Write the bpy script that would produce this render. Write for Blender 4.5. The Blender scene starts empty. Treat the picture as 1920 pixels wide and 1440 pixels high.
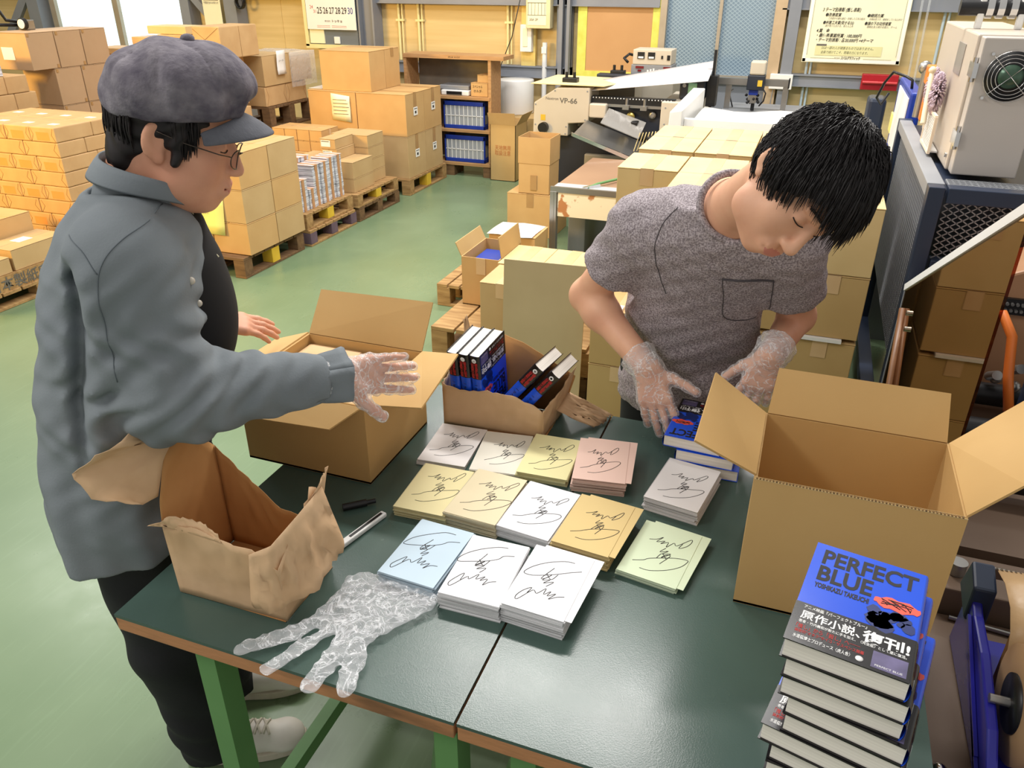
import bpy, bmesh, math, random
import numpy as np
from mathutils import Vector, Matrix, noise
rng = random.Random(7)
PI = math.pi
C = bpy.context.scene.collection
SC = bpy.context.scene

# ------------------------------------------------------------------ camera, world, lights, exposure
def setup_view():
    p, r, y = math.radians(27.586), math.radians(.193), math.radians(-20.056)
    fwd = Vector((math.sin(y)*math.cos(p), math.cos(y)*math.cos(p), -math.sin(p)))
    right = fwd.cross(Vector((0, 0, 1))).normalized(); up = right.cross(fwd)
    r2 = right*math.cos(r)+up*math.sin(r); u2 = up*math.cos(r)-right*math.sin(r)
    cd = bpy.data.cameras.new('camera'); co = bpy.data.objects.new('camera', cd); C.objects.link(co)
    m = Matrix.Identity(4)
    for i in range(3):
        m[i][0] = r2[i]; m[i][1] = u2[i]; m[i][2] = -fwd[i]
    m[2][3] = 1.8
    co.matrix_world = m
    cd.sensor_width = 36; cd.lens = 36*1469.6/1920; cd.clip_start = .05; cd.clip_end = 60
    SC.camera = co
    SC.view_settings.view_transform = 'Standard'; SC.view_settings.look = 'None'
    SC.view_settings.gamma = 1; SC.view_settings.use_curve_mapping = False
    SC.view_settings.exposure = 0.0
    w = bpy.data.worlds.new('world'); SC.world = w; w.use_nodes = True
    bg = w.node_tree.nodes['Background']; bg.inputs[0].default_value = (1.0, .97, .92, 1); bg.inputs[1].default_value = .6

def area(name, loc, aim, sx, sy, power, col=(1, 1, 1), spread=180):
    l = bpy.data.lights.new(name, 'AREA'); l.shape = 'RECTANGLE'; l.size = sx; l.size_y = sy
    l.energy = power; l.color = col; l.spread = math.radians(spread)
    o = bpy.data.objects.new(name, l); C.objects.link(o); o.location = loc
    d = Vector(aim)-Vector(loc); o.rotation_euler = d.to_track_quat('-Z', 'Y').to_euler()
    return o
setup_view()
WHITE = (1, .97, .93)
area('ceiling_tube_or_fill', (-.8, 3.5, 3.9), (-.8, 3.5, 0), 2.2, .3, 150, WHITE)
area('ceiling_tube_or_fill', (-3.0, 3.2, 3.9), (-3.0, 3.2, 0), 1.3, .3, 42, WHITE)
area('ceiling_tube_or_fill', (-2.9, .0, 3.7), (-1.1, .9, .8), 1.6, .5, 58, WHITE)  # unseen front-left fill, added to brighten the foreground
area('ceiling_tube_or_fill', (-2.6, 6.2, 3.9), (-2.6, 6.2, 0), 1.3, .3, 70, WHITE)
area('ceiling_tube_or_fill', (.3, 6.2, 3.9), (.3, 6.2, 0), 1.3, .3, 70, WHITE)
area('ceiling_tube_or_fill', (-6.3, 4.4, 3.9), (-6.3, 4.4, 0), 1.3, .3, 55, WHITE)
area('yellow_safety_lamp', (-6.6, .2, 2.4), (-4.6, 6.0, .8), 1.6, .8, 112, (1, .6, .13), 95)
area('window_daylight', (-7.5, 8.05, 1.9), (-6.0, 5.0, .8), 1.8, 1.5, 45, (.8, .93, 1))

# ------------------------------------------------------------------ mesh building helpers
def lin(c):
    return tuple(((x/255)/12.92 if x/255 <= .04045 else ((x/255+.055)/1.055)**2.4) for x in c)

class MB:
    def __init__(s): s.v = []; s.f = []; s.m = []; s.s = []; s.M = None
    def add(s, vs, fs, mi=0, smooth=False):
        b = len(s.v)
        for p in vs:
            p = Vector(p)
            s.v.append(s.M @ p if s.M is not None else p)
        for f in fs:
            s.f.append([b+i for i in f]); s.m.append(mi); s.s.append(smooth)
        return s
    def box(s, x0, x1, y0, y1, z0, z1, mi=0):
        return s.add([(x0,y0,z0),(x1,y0,z0),(x1,y1,z0),(x0,y1,z0),(x0,y0,z1),(x1,y0,z1),(x1,y1,z1),(x0,y1,z1)],
                     [(0,3,2,1),(4,5,6,7),(0,1,5,4),(1,2,6,5),(2,3,7,6),(3,0,4,7)], mi)
    def hexa(s, p, mi=0):      # eight corners, bottom four then top four
        return s.add(p, [(0,3,2,1),(4,5,6,7),(0,1,5,4),(1,2,6,5),(2,3,7,6),(3,0,4,7)], mi)
    def bar(s, a, b, w, h, mi=0, up=(0,0,1)):
        a, b = Vector(a), Vector(b); d = (b-a).normalized(); u = Vector(up)
        if abs(d.dot(u)) > .98: u = Vector((0,1,0))
        x = d.cross(u).normalized()*w/2; z = x.cross(d).normalized()*h/2
        return s.hexa([a-x-z, a+x-z, b+x-z, b-x-z, a-x+z, a+x+z, b+x+z, b-x+z], mi)
    def prism(s, pts, vec, mi=0):   # closed outline swept along vec
        n = len(pts); vec = Vector(vec); pts = [Vector(p) for p in pts]
        vs = pts+[p+vec for p in pts]
        fs = [tuple(range(n-1,-1,-1)), tuple(range(n,2*n))]+[(i,(i+1)%n,n+(i+1)%n,n+i) for i in range(n)]
        return s.add(vs, fs, mi)
    def cyl(s, a, b, r0, r1=None, n=20, mi=0, caps=True, smooth=True):
        r1 = r0 if r1 is None else r1
        a, b = Vector(a), Vector(b); d = (b-a).normalized()
        u = d.orthogonal().normalized(); w = d.cross(u)
        ring = lambda c, r: [c+(u*math.cos(2*PI*i/n)+w*math.sin(2*PI*i/n))*r for i in range(n)]
        s.add(ring(a,r0)+ring(b,r1), [(i,(i+1)%n,n+(i+1)%n,n+i) for i in range(n)], mi, smooth)
        if caps:
            s.add(ring(a,r0), [tuple(range(n-1,-1,-1))], mi); s.add(ring(b,r1), [tuple(range(n))], mi)
        return s
    def tube(s, pts, r, n=8, mi=0, flat=1.0, nrm=None, closed=False):
        pts = [Vector(p) for p in pts]; k = len(pts)
        rs = r if isinstance(r, (list, tuple)) else [r]*k
        vs = []; prev = None
        for i, p in enumerate(pts):
            if closed: t = pts[(i+1)%k]-pts[i-1]
            else: t = pts[min(i+1,k-1)]-pts[max(i-1,0)]
            if t.length < 1e-9: t = Vector((0,0,1))
            t.normalize()
            if nrm is not None:
                w = Vector(nrm); u = t.cross(w)
                u = u.normalized() if u.length > 1e-6 else t.orthogonal().normalized()
            else:
                u = t.orthogonal() if prev is None else prev-t*prev.dot(t)
                if u.length < 1e-6: u = t.orthogonal()
                u.normalize(); w = t.cross(u)
            prev = u
            for j in range(n):
                a = 2*PI*j/n
                vs.append(p+(u*math.cos(a)+w*math.sin(a)*flat)*rs[i])
        fs = []
        for i in range(k if closed else k-1):
            for j in range(n):
                i2 = (i+1)%k
                fs.append((i*n+j, i*n+(j+1)%n, i2*n+(j+1)%n, i2*n+j))
        if not closed: fs += [tuple(range(n-1,-1,-1)), tuple((k-1)*n+j for j in range(n))]
        return s.add(vs, fs, mi, True)
    def lathe(s, prof, o=(0,0,0), n=28, mi=0, axis='z', smooth=True):
        o = Vector(o); vs = []; k = len(prof)
        for r, z in prof:
            for j in range(n):
                a = 2*PI*j/n; x, y = r*math.cos(a), r*math.sin(a)
                vs.append(o+Vector({'z':(x,y,z),'y':(x,z,y),'x':(z,x,y)}[axis]))
        fs = [(i*n+j, i*n+(j+1)%n, (i+1)*n+(j+1)%n, (i+1)*n+j) for i in range(k-1) for j in range(n)]
        fs += [tuple(range(n-1,-1,-1)), tuple((k-1)*n+j for j in range(n))]
        return s.add(vs, fs, mi, smooth)
    def ball(s, c, r, n=14, mi=0):
        r = r if isinstance(r, (tuple, list)) else (r,r,r); c = Vector(c); vs = []; h = n//2
        for i in range(h+1):
            t = PI*i/h
            for j in range(n):
                a = 2*PI*j/n
                vs.append(c+Vector((r[0]*math.sin(t)*math.cos(a), r[1]*math.sin(t)*math.sin(a), r[2]*math.cos(t))))
        return s.add(vs, [(i*n+j,(i+1)*n+j,(i+1)*n+(j+1)%n,i*n+(j+1)%n) for i in range(h) for j in range(n)], mi, True)
    def grid(s, P, mi=0, smooth=True):
        a, b = len(P), len(P[0])
        return s.add([p for row in P for p in row], [(i*b+j,i*b+j+1,(i+1)*b+j+1,(i+1)*b+j) for i in range(a-1) for j in range(b-1)], mi, smooth)
    def text(s, body, h, o, xd, yd, mi=0, w=None, align='LEFT', bold=0, shear=0):
        cu = bpy.data.curves.new('lettering', 'FONT'); cu.body = body; cu.size = 1; cu.align_x = align
        cu.offset = bold; cu.shear = shear; cu.resolution_u = 3
        to = bpy.data.objects.new('lettering', cu); C.objects.link(to)
        dg = bpy.context.evaluated_depsgraph_get(); ev = to.evaluated_get(dg); me = ev.to_mesh()
        co = [v.co.copy() for v in me.vertices]; fs = [tuple(p.vertices) for p in me.polygons]
        ev.to_mesh_clear(); bpy.data.objects.remove(to); bpy.data.curves.remove(cu)
        if not co: return s
        x0, x1 = min(c.x for c in co), max(c.x for c in co)
        sy = h; sx = h
        if w: sx = w/max(x1-x0, 1e-6)
        o, xd, yd = Vector(o), Vector(xd), Vector(yd)
        off = x0 if align == 'LEFT' else (x0+x1)/2
        return s.add([o+xd*((c.x-off)*sx)+yd*(c.y*sy) for c in co], fs, mi)
    def obj(s, name, mats, parent=None, bevel=0, seg=2, solid=0, sub=0, smooth_all=False, center=True):
        me = bpy.data.meshes.new(name)
        co = np.array([tuple(p) for p in s.v]) if s.v else np.zeros((1,3))
        lo, hi = co.min(0), co.max(0)
        org = Vector(((lo[0]+hi[0])/2, (lo[1]+hi[1])/2, lo[2])) if center else Vector((0,0,0))
        me.from_pydata([tuple(p-org) for p in s.v], [], s.f)
        for m in (mats if isinstance(mats, (list, tuple)) else [mats]): me.materials.append(m)
        me.polygons.foreach_set('material_index', s.m)
        me.polygons.foreach_set('use_smooth', [True]*len(s.f) if smooth_all else s.s)
        me.update()
        return link(name, me, org, parent, bevel, seg, solid, sub)

def link(name, me, org, parent=None, bevel=0, seg=2, solid=0, sub=0):
    o = bpy.data.objects.new(name, me); C.objects.link(o); o.location = org
    if parent: adopt(o, parent)
    if solid:
        m = o.modifiers.new('thickness', 'SOLIDIFY'); m.thickness = solid; m.offset = 0
    if bevel:
        m = o.modifiers.new('bevel', 'BEVEL'); m.width = bevel; m.segments = seg; m.limit_method = 'ANGLE'; m.angle_limit = math.radians(40)
    if sub:
        m = o.modifiers.new('subdivision', 'SUBSURF'); m.levels = sub; m.render_levels = sub
    return o

def mw(o):
    m = o.matrix_basis
    if o.parent: m = mw(o.parent) @ o.matrix_parent_inverse @ m
    return m
def adopt(o, parent):
    o.parent = parent; o.matrix_parent_inverse = mw(parent).inverted()
def tag(o, label, cat, group=None, kind=None):
    o['label'] = label; o['category'] = cat
    if group: o['group'] = group
    if kind: o['kind'] = kind
    return o
def empty(name, loc, label, cat, group=None):
    o = bpy.data.objects.new(name, None); C.objects.link(o); o.location = loc; o.empty_display_size = .05
    return tag(o, label, cat, group)
def struct(o): o['kind'] = 'structure'; return o
def copy_tree(o, parent=None):
    c = o.copy(); C.objects.link(c)
    if parent:
        c.parent = parent; c.matrix_parent_inverse = o.matrix_parent_inverse.copy()
    for ch in list(o.children): copy_tree(ch, c)
    return c
def dup(src, delta, label, group=None, rotz=0):
    c = copy_tree(src); c.location = src.location+Vector(delta)
    if rotz: c.rotation_euler.z += rotz
    c['label'] = label
    if group: c['group'] = group
    return c
ORD = ['top', 'second', 'third', 'fourth', 'fifth', 'sixth', 'seventh', 'eighth', 'ninth', 'tenth', 'eleventh', 'twelfth', 'thirteenth', 'fourteenth']

# ------------------------------------------------------------------ procedural materials
MT = {}
def mat(name, c1, c2=None, rough=.6, metal=0, scale=8, stretch=(1,1,1), bump=0, bscale=60, spec=.5, detail=4, coat=0, alpha=1, trans=0, ior=1.45, emit=None, estr=0, sheen=0, contrast=(.3,.7), rvar=0, sss=0):
    m = bpy.data.materials.new(name); m.use_nodes = True; nt = m.node_tree; N = nt.nodes; L = nt.links
    b = N['Principled BSDF']
    b.inputs['Roughness'].default_value = rough; b.inputs['Metallic'].default_value = metal
    b.inputs['Specular IOR Level'].default_value = spec; b.inputs['Coat Weight'].default_value = coat
    b.inputs['Alpha'].default_value = alpha; b.inputs['Transmission Weight'].default_value = trans; b.inputs['IOR'].default_value = ior
    b.inputs['Coat Roughness'].default_value = .15
    if sheen: b.inputs['Sheen Weight'].default_value = sheen
    if sss:
        b.inputs['Subsurface Weight'].default_value = sss; b.inputs['Subsurface Radius'].default_value = (.012,.005,.003)
    if emit:
        b.inputs['Emission Color'].default_value = (*lin(emit),1); b.inputs['Emission Strength'].default_value = estr
    c1l = lin(c1); c2l = lin(c2) if c2 else tuple(x*.86 for x in c1l)
    tc = N.new('ShaderNodeTexCoord'); mp = N.new('ShaderNodeMapping'); mp.inputs['Scale'].default_value = stretch
    L.new(tc.outputs['Object'], mp.inputs['Vector'])
    nz = N.new('ShaderNodeTexNoise'); nz.inputs['Scale'].default_value = scale; nz.inputs['Detail'].default_value = detail
    L.new(mp.outputs[0], nz.inputs['Vector'])
    rp = N.new('ShaderNodeValToRGB'); rp.color_ramp.elements[0].position = contrast[0]; rp.color_ramp.elements[1].position = contrast[1]
    rp.color_ramp.elements[0].color = (*c1l,1); rp.color_ramp.elements[1].color = (*c2l,1)
    L.new(nz.outputs['Fac'], rp.inputs['Fac']); L.new(rp.outputs['Color'], b.inputs['Base Color'])
    if bump:
        n2 = N.new('ShaderNodeTexNoise'); n2.inputs['Scale'].default_value = bscale; n2.inputs['Detail'].default_value = 3
        L.new(mp.outputs[0], n2.inputs['Vector'])
        bp = N.new('ShaderNodeBump'); bp.inputs['Strength'].default_value = bump; bp.inputs['Distance'].default_value = .004
        L.new(n2.outputs['Fac'], bp.inputs['Height']); L.new(bp.outputs['Normal'], b.inputs['Normal'])
    if rvar:
        mr = N.new('ShaderNodeMapRange'); mr.inputs['To Min'].default_value = max(0, rough-rvar); mr.inputs['To Max'].default_value = min(1, rough+rvar)
        L.new(nz.outputs['Fac'], mr.inputs['Value']); L.new(mr.outputs[0], b.inputs['Roughness'])
    MT[name] = m
    return m
def film(name, col, rough=.12, clear=.75, bump=.5, bscale=25, crease=0):
    """thin clear plastic: mostly see-through with glossy creases"""
    m = bpy.data.materials.new(name); m.use_nodes = True; nt = m.node_tree; N = nt.nodes; L = nt.links
    N.remove(N['Principled BSDF']); out = N['Material Output']
    tr = N.new('ShaderNodeBsdfTransparent'); df = N.new('ShaderNodeBsdfPrincipled'); mx = N.new('ShaderNodeMixShader')
    df.inputs['Base Color'].default_value = (*lin(col),1); df.inputs['Roughness'].default_value = rough; df.inputs['Specular IOR Level'].default_value = .9
    tc = N.new('ShaderNodeTexCoord'); nz = N.new('ShaderNodeTexNoise'); nz.inputs['Scale'].default_value = bscale; nz.inputs['Detail'].default_value = 5; nz.inputs['Distortion'].default_value = 1.2
    L.new(tc.outputs['Object'], nz.inputs['Vector'])
    bp = N.new('ShaderNodeBump'); bp.inputs['Strength'].default_value = bump; bp.inputs['Distance'].default_value = .01
    L.new(nz.outputs['Fac'], bp.inputs['Height']); L.new(bp.outputs['Normal'], df.inputs['Normal'])
    lw = N.new('ShaderNodeLayerWeight'); lw.inputs['Blend'].default_value = .35
    mr = N.new('ShaderNodeMapRange'); mr.inputs['To Min'].default_value = 1-clear; mr.inputs['To Max'].default_value = min(1,1-clear+.55)
    L.new(lw.outputs['Facing'], mr.inputs['Value']); L.new(mr.outputs[0], mx.inputs['Fac'])
    if crease:      # crease highlights painted in as random white, more opaque lines
        n2 = N.new('ShaderNodeTexNoise'); n2.inputs['Scale'].default_value = crease; n2.inputs['Detail'].default_value = 3; n2.inputs['Distortion'].default_value = 1.5; L.new(tc.outputs['Object'], n2.inputs['Vector'])
        sb = N.new('ShaderNodeMath'); sb.operation = 'SUBTRACT'; sb.inputs[1].default_value = .5; L.new(n2.outputs['Fac'], sb.inputs[0])
        ab = N.new('ShaderNodeMath'); ab.operation = 'ABSOLUTE'; L.new(sb.outputs[0], ab.inputs[0])
        m2 = N.new('ShaderNodeMapRange'); m2.inputs['From Max'].default_value = .03; m2.inputs['To Min'].default_value = .45; m2.inputs['To Max'].default_value = 0; L.new(ab.outputs[0], m2.inputs['Value'])
        ad = N.new('ShaderNodeMath'); ad.operation = 'ADD'; ad.use_clamp = True; L.new(mr.outputs[0], ad.inputs[0]); L.new(m2.outputs[0], ad.inputs[1]); L.new(ad.outputs[0], mx.inputs['Fac'])
    L.new(tr.outputs[0], mx.inputs[1]); L.new(df.outputs[0], mx.inputs[2]); L.new(mx.outputs[0], out.inputs['Surface'])
    MT[name] = m; return m

CARD = mat('cardboard', (197,167,122), (187,156,110), rough=.75, scale=5, bump=.04, bscale=200, spec=.25)
CARDIN = mat('cardboard_inner', (205,170,112), (194,158,102), rough=.8, scale=4, spec=.2)
CARDD = mat('cardboard_olive', (193,163,112), (184,153,102), rough=.7, scale=4, spec=.3)
CARDL = mat('cardboard_pale', (216,190,140), (206,178,126), rough=.75, scale=5, spec=.25)
CARDO = mat('cardboard_orange', (203,166,114), (194,156,104), rough=.75, scale=5, spec=.25)
CRG = mat('board_sheet', (190,172,136), (178,160,124), rough=.7, scale=3, spec=.3)
FLUTE = mat('corrugated_edge', (150,115,70), (60,42,22), rough=.9, scale=300, stretch=(1,1,.05))
TAPE = mat('clear_brown_tape', (214,182,140), (206,172,128), rough=.28, scale=9, spec=.6)
TAPED = mat('kraft_tape', (176,140,92), (168,130,84), rough=.4, scale=9, spec=.5)
KRAFT = mat('kraft_paper', (202,168,122), (190,154,108), rough=.65, scale=7, bump=.15, bscale=30, spec=.35)
KRAFTD = mat('kraft_dark', (150,108,58), (138,98,50), rough=.8, scale=8)  # dark brown; draws fold shading on wrapped paper, plain colour elsewhere
KRAFTL = mat('kraft_patch', (214,150,84), (206,140,74), rough=.7, scale=8)
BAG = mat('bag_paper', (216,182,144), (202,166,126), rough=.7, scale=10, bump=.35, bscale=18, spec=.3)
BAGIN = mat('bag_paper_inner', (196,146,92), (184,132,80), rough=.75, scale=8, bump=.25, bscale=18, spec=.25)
WOOD = mat('pallet_wood', (183,148,98), (140,106,64), rough=.8, scale=6, stretch=(1,6,6), bump=.2, bscale=40)
WOODD = mat('pallet_wood_dark', (128,98,66), (96,72,48), rough=.85, scale=6, stretch=(1,6,6), bump=.2, bscale=40)
WOODP = mat('pallet_wood_purple', (112,92,104), (92,74,84), rough=.85, scale=6, bump=.2)
YPAINT = mat('yellow_paint', (224,188,60), (206,168,44), rough=.7, scale=6)
PLY = mat('plywood', (190,150,104), (168,126,82), rough=.6, scale=5, stretch=(1,9,9))
PAPER = mat('white_paper', (240,238,234), (234,232,228), rough=.75, scale=4, spec=.25)
PAPERY = mat('yellow_paper', (246,232,140), (240,226,132), rough=.8, scale=4)
PAPERC = mat('cream_paper', (243,238,206), (238,232,198), rough=.8, scale=4)
INK = mat('black_ink', (28,26,28), (24,22,24), rough=.6)
INKG = mat('grey_ink', (110,106,98), (100,96,90), rough=.7)
REDINK = mat('red_ink', (190,48,44), (180,40,38), rough=.6)
BLUEINK = mat('blue_ink', (60,70,150), (54,64,140), rough=.6)
STEEL = mat('steel', (170,168,164), (150,148,146), rough=.32, metal=.85, scale=3)
CHROME = mat('chrome', (215,214,212), (200,200,200), rough=.15, metal=1)
GREYP = mat('grey_paint', (142,144,148), (132,134,138), rough=.5, scale=3)
DARKP = mat('dark_paint', (44,48,58), (36,40,50), rough=.45, scale=3)
NAVY = mat('navy_paint', (42,52,72), (34,44,62), rough=.4, scale=3)
BLACK = mat('black_plastic', (26,26,28), (20,20,22), rough=.4)
WHITEP = mat('white_plastic', (236,236,234), (228,228,226), rough=.45, scale=3)
BEIGE = mat('machine_beige', (206,196,178), (198,187,168), rough=.5, scale=3)
BEIGED = mat('machine_beige_dark', (172,164,148), (160,152,136), rough=.5, scale=3)
GREENP = mat('green_steel_paint', (104,150,92), (92,138,82), rough=.45, scale=5)
BLUEP = mat('blue_plastic', (32,62,160), (26,52,144), rough=.4)
REDP = mat('red_plastic', (176,34,44), (164,28,38), rough=.35)
YELLOWP = mat('yellow_plastic', (214,190,40), (200,176,30), rough=.45)
GLASSY = film('clear_plastic', (214,220,226), .12, .8, .15, 12)
# ------------------------------------------------------------------ the setting
def floor_mat():
    m = mat('green_epoxy_floor', (104,126,94), (122,142,110), rough=.3, scale=1.3, spec=.5, detail=6)
    nt = m.node_tree; N = nt.nodes; L = nt.links; b = N['Principled BSDF']
    tc = N.new('ShaderNodeTexCoord'); n1 = N.new('ShaderNodeTexNoise'); n1.inputs['Scale'].default_value = 3; n1.inputs['Detail'].default_value = 8; n1.inputs['Roughness'].default_value = .7
    L.new(tc.outputs['Object'], n1.inputs['Vector'])
    mp = N.new('ShaderNodeMapping'); mp.inputs['Scale'].default_value = (40,3,1); mp.inputs['Rotation'].default_value = (0,0,.6); L.new(tc.outputs['Object'], mp.inputs['Vector'])
    n2 = N.new('ShaderNodeTexNoise'); n2.inputs['Scale'].default_value = 2; n2.inputs['Detail'].default_value = 6; L.new(mp.outputs[0], n2.inputs['Vector'])
    r2 = N.new('ShaderNodeMapRange'); r2.inputs['From Min'].default_value = .56; r2.inputs['From Max'].default_value = .72; r2.inputs['To Max'].default_value = .14; L.new(n2.outputs['Fac'], r2.inputs['Value'])
    old = b.inputs['Base Color'].links[0].from_socket
    mx = N.new('ShaderNodeMix'); mx.data_type = 'RGBA'; mx.inputs['B'].default_value = (*lin((140,164,132)),1)
    L.new(r2.outputs[0], mx.inputs['Factor']); L.new(old, mx.inputs['A']); L.new(mx.outputs['Result'], b.inputs['Base Color'])
    mr = N.new('ShaderNodeMapRange'); mr.inputs['To Min'].default_value = .16; mr.inputs['To Max'].default_value = .46; L.new(n1.outputs['Fac'], mr.inputs['Value']); L.new(mr.outputs[0], b.inputs['Roughness'])
    return m
struct(MB().box(-12,4,-2,8.3,-.1,0).obj('floor', floor_mat()))
WALLM = mat('tan_wall_panel', (224,200,146), (206,180,126), rough=.55, scale=2.2, stretch=(.35,1,7), spec=.35, detail=6)
GIRT = mat('grey_girt_paint', (138,142,150), (126,130,138), rough=.5, scale=3)
wall = MB().box(-12,4,8.2,8.3,0,3.0)
for x in (-5.75,-4.27,-4.06,-3.06,-2.86,-.1,.74,1.4): wall.box(x-.006,x+.006,8.194,8.2,0,3)
struct(wall.obj('wall_back', WALLM))
wl = MB().box(-12.1,-12,-2,8.3,0,3.0); struct(wl.obj('wall_left', WALLM))
for i, (x0,x1,z0,z1,y0) in enumerate([(-4.5,-1.5,1.53,1.66,8.1),(-.4,4,1.53,1.66,8.1),(-4.5,-2.35,.865,.975,8.1),(-.42,4,.895,1.0,8.1),(-6.2,-4.6,1.56,1.66,8.1),(-12,-9.1,1.56,1.66,8.1)]):
    struct(MB().box(x0,x1,y0,8.195,z0,z1).box(x0,x1,y0-.02,y0,z1-.012,z1).box(x0,x1,y0-.02,y0,z0,z0+.012).obj('trim_%d'%(i+1), GIRT))
# window_1: bright frosted panes at the far left
WINGLOW = mat('bright_frosted_glass', (226,244,250), (206,234,248), rough=.3, scale=.8, emit=(206,236,250), estr=.82)
w1 = struct(MB().box(-9.0,-7.03,8.17,8.195,.75,3).obj('window_1', WINGLOW))
FRAME = mat('aluminium_frame', (182,170,152), (170,158,140), rough=.4, metal=.3)
f = MB()
for x in (-9.02,-8.03,-7.03): f.box(x-.04,x+.04,8.12,8.17,.7,3)
f.box(-9.05,-7.0,8.12,8.17,.68,.76); f.obj('window_frame', FRAME, w1)
# window_2: wired glass
def wired():
    m = mat('wired_glass', (104,124,140), (122,142,158), rough=.25, scale=1.2, spec=.6)
    nt = m.node_tree; N = nt.nodes; L = nt.links; b = N['Principled BSDF']
    tc = N.new('ShaderNodeTexCoord'); fac = None
    for s in (1,-1):
        mp = N.new('ShaderNodeMapping'); mp.inputs['Rotation'].default_value = (0, s*math.radians(52), 0); L.new(tc.outputs['Object'], mp.inputs['Vector'])
        w = N.new('ShaderNodeTexWave'); w.inputs['Scale'].default_value = 12; w.bands_direction = 'X'; L.new(mp.outputs[0], w.inputs['Vector'])
        r = N.new('ShaderNodeMapRange'); r.inputs['From Min'].default_value = .8; r.inputs['From Max'].default_value = .97; L.new(w.outputs['Fac'], r.inputs['Value'])
        if fac is None: fac = r
        else:
            mm = N.new('ShaderNodeMath'); mm.operation = 'MAXIMUM'; L.new(fac.outputs[0], mm.inputs[0]); L.new(r.outputs[0], mm.inputs[1]); fac = mm
    old = b.inputs['Base Color'].links[0].from_socket
    mx = N.new('ShaderNodeMix'); mx.data_type = 'RGBA'; mx.inputs['B'].default_value = (*lin((150,168,180)),1)
    L.new(fac.outputs[0], mx.inputs['Factor']); L.new(old, mx.inputs['A']); L.new(mx.outputs['Result'], b.inputs['Base Color'])
    L.new(mx.outputs['Result'], b.inputs['Emission Color']); b.inputs['Emission Strength'].default_value = .12
    return m
w2 = struct(MB().box(-1.45,-.44,8.16,8.185,.96,3).obj('window_2', wired()))
f = MB(); f.box(-1.49,-1.43,8.1,8.195,.9,3); f.box(-.955,-.925,8.12,8.195,.9,3); f.box(-1.49,-.4,8.1,8.195,.9,.96); f.obj('window_frame', FRAME, w2)
f = MB(); f.box(-.46,-.36,8.08,8.195,.5,3); f.obj('window_frame', mat('tan_frame', (196,172,140), (184,160,128), rough=.5), w2)
f = MB(); f.box(-1.45,-.44,8.16,8.19,.62,.9); f.obj('sill_panel', GIRT, w2)
# posts and braces
def pillar(n, *bs):
    m = MB()
    for b in bs: m.box(*b)
    return struct(m.obj('pillar_%d'%n, GIRT))
pillar(1, (-4.67,-4.65,8.0,8.19,0,3), (-4.65,-4.5,8.08,8.1,0,3), (-4.5,-4.48,8.0,8.19,0,3))
pillar(2, (-2.46,-2.42,8.02,8.19,0,3), (-2.38,-2.35,8.02,8.19,0,3), (-2.5,-2.35,8.1,8.12,0,3))
pillar(3, (-6.36,-6.2,8.0,8.19,0,3))
pillar(4, (-9.3,-9.12,8.0,8.19,0,3))
pillar(5, (-.34,-.24,8.06,8.19,0,3))
struct(MB().bar((-9.15,8.05,1.75),(-9.75,8.05,1.1),.05,.1).obj('trim_7', GIRT))
struct(MB().bar((-6.95,8.05,1.72),(-6.45,8.05,1.2),.05,.08).obj('trim_8', GIRT))
struct(MB().box(-6.98,-6.86,8.02,8.19,0,3).obj('pillar_6', GIRT))
LY = mat('pale_conduit', (236,224,168), (228,216,158), rough=.5)
for i, x in enumerate((-4.27,-4.04,-3.04)):
    tag(MB().cyl((x,8.17,.98),(x,8.17,1.53),.014).cyl((x+.04,8.17,.98),(x+.04,8.17,1.53),.009).box(x-.03,x+.06,8.155,8.195,1.36,1.38).obj('conduit', LY),
        ['pale conduit pair on the wall beside the calendar post', 'pale conduit pair above the left end of the wooden shelf', 'pale conduit pair on the wall above the right end of the wooden shelf'][i], 'conduit', 'wall conduits')
PB = mat('pale_blue_pipe', (190,206,214), (178,196,206), rough=.4)
tag(MB().cyl((-.12,8.15,.4),(-.12,8.15,1.12),.012).cyl((-.085,8.15,.4),(-.085,8.15,1.12),.01).obj('conduit', PB), 'pale blue pipe pair on the wall below the award poster', 'pipe')
tag(MB().cyl((.92,8.15,.8),(.92,8.15,1.53),.012).cyl((.955,8.15,.8),(.955,8.15,1.53),.01).obj('conduit', PB), 'pale blue pipe pair on the wall behind the steel cabinet', 'pipe')
tag(MB().cyl((-2.62,8.1,.1),(-2.62,8.1,1.2),.025).box(-2.645,-2.595,8.07,8.08,1.1,1.16).obj('drain_pipe', WHITEP), 'white plastic pipe running down beside the distribution box', 'pipe')
# taped brown paper board over the window
br = tag(MB().box(-2.24,-1.52,8.12,8.18,.93,2.6).obj('window_cover', mat('brown_cover_paper', (198,154,106), (188,144,96), rough=.7, scale=2.5)), 'brown paper cover taped over a window with greenish masking tape', 'board')
TAPEG = mat('masking_tape_green', (222,222,112), (204,206,88), rough=.6, scale=12)
t = MB(); t.box(-2.29,-2.2,8.112,8.12,.9,2.6); t.box(-1.56,-1.49,8.112,8.12,.9,2.6); t.box(-2.29,-1.49,8.111,8.119,.885,.955); t.obj('masking_tape', TAPEG, br)
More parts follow.
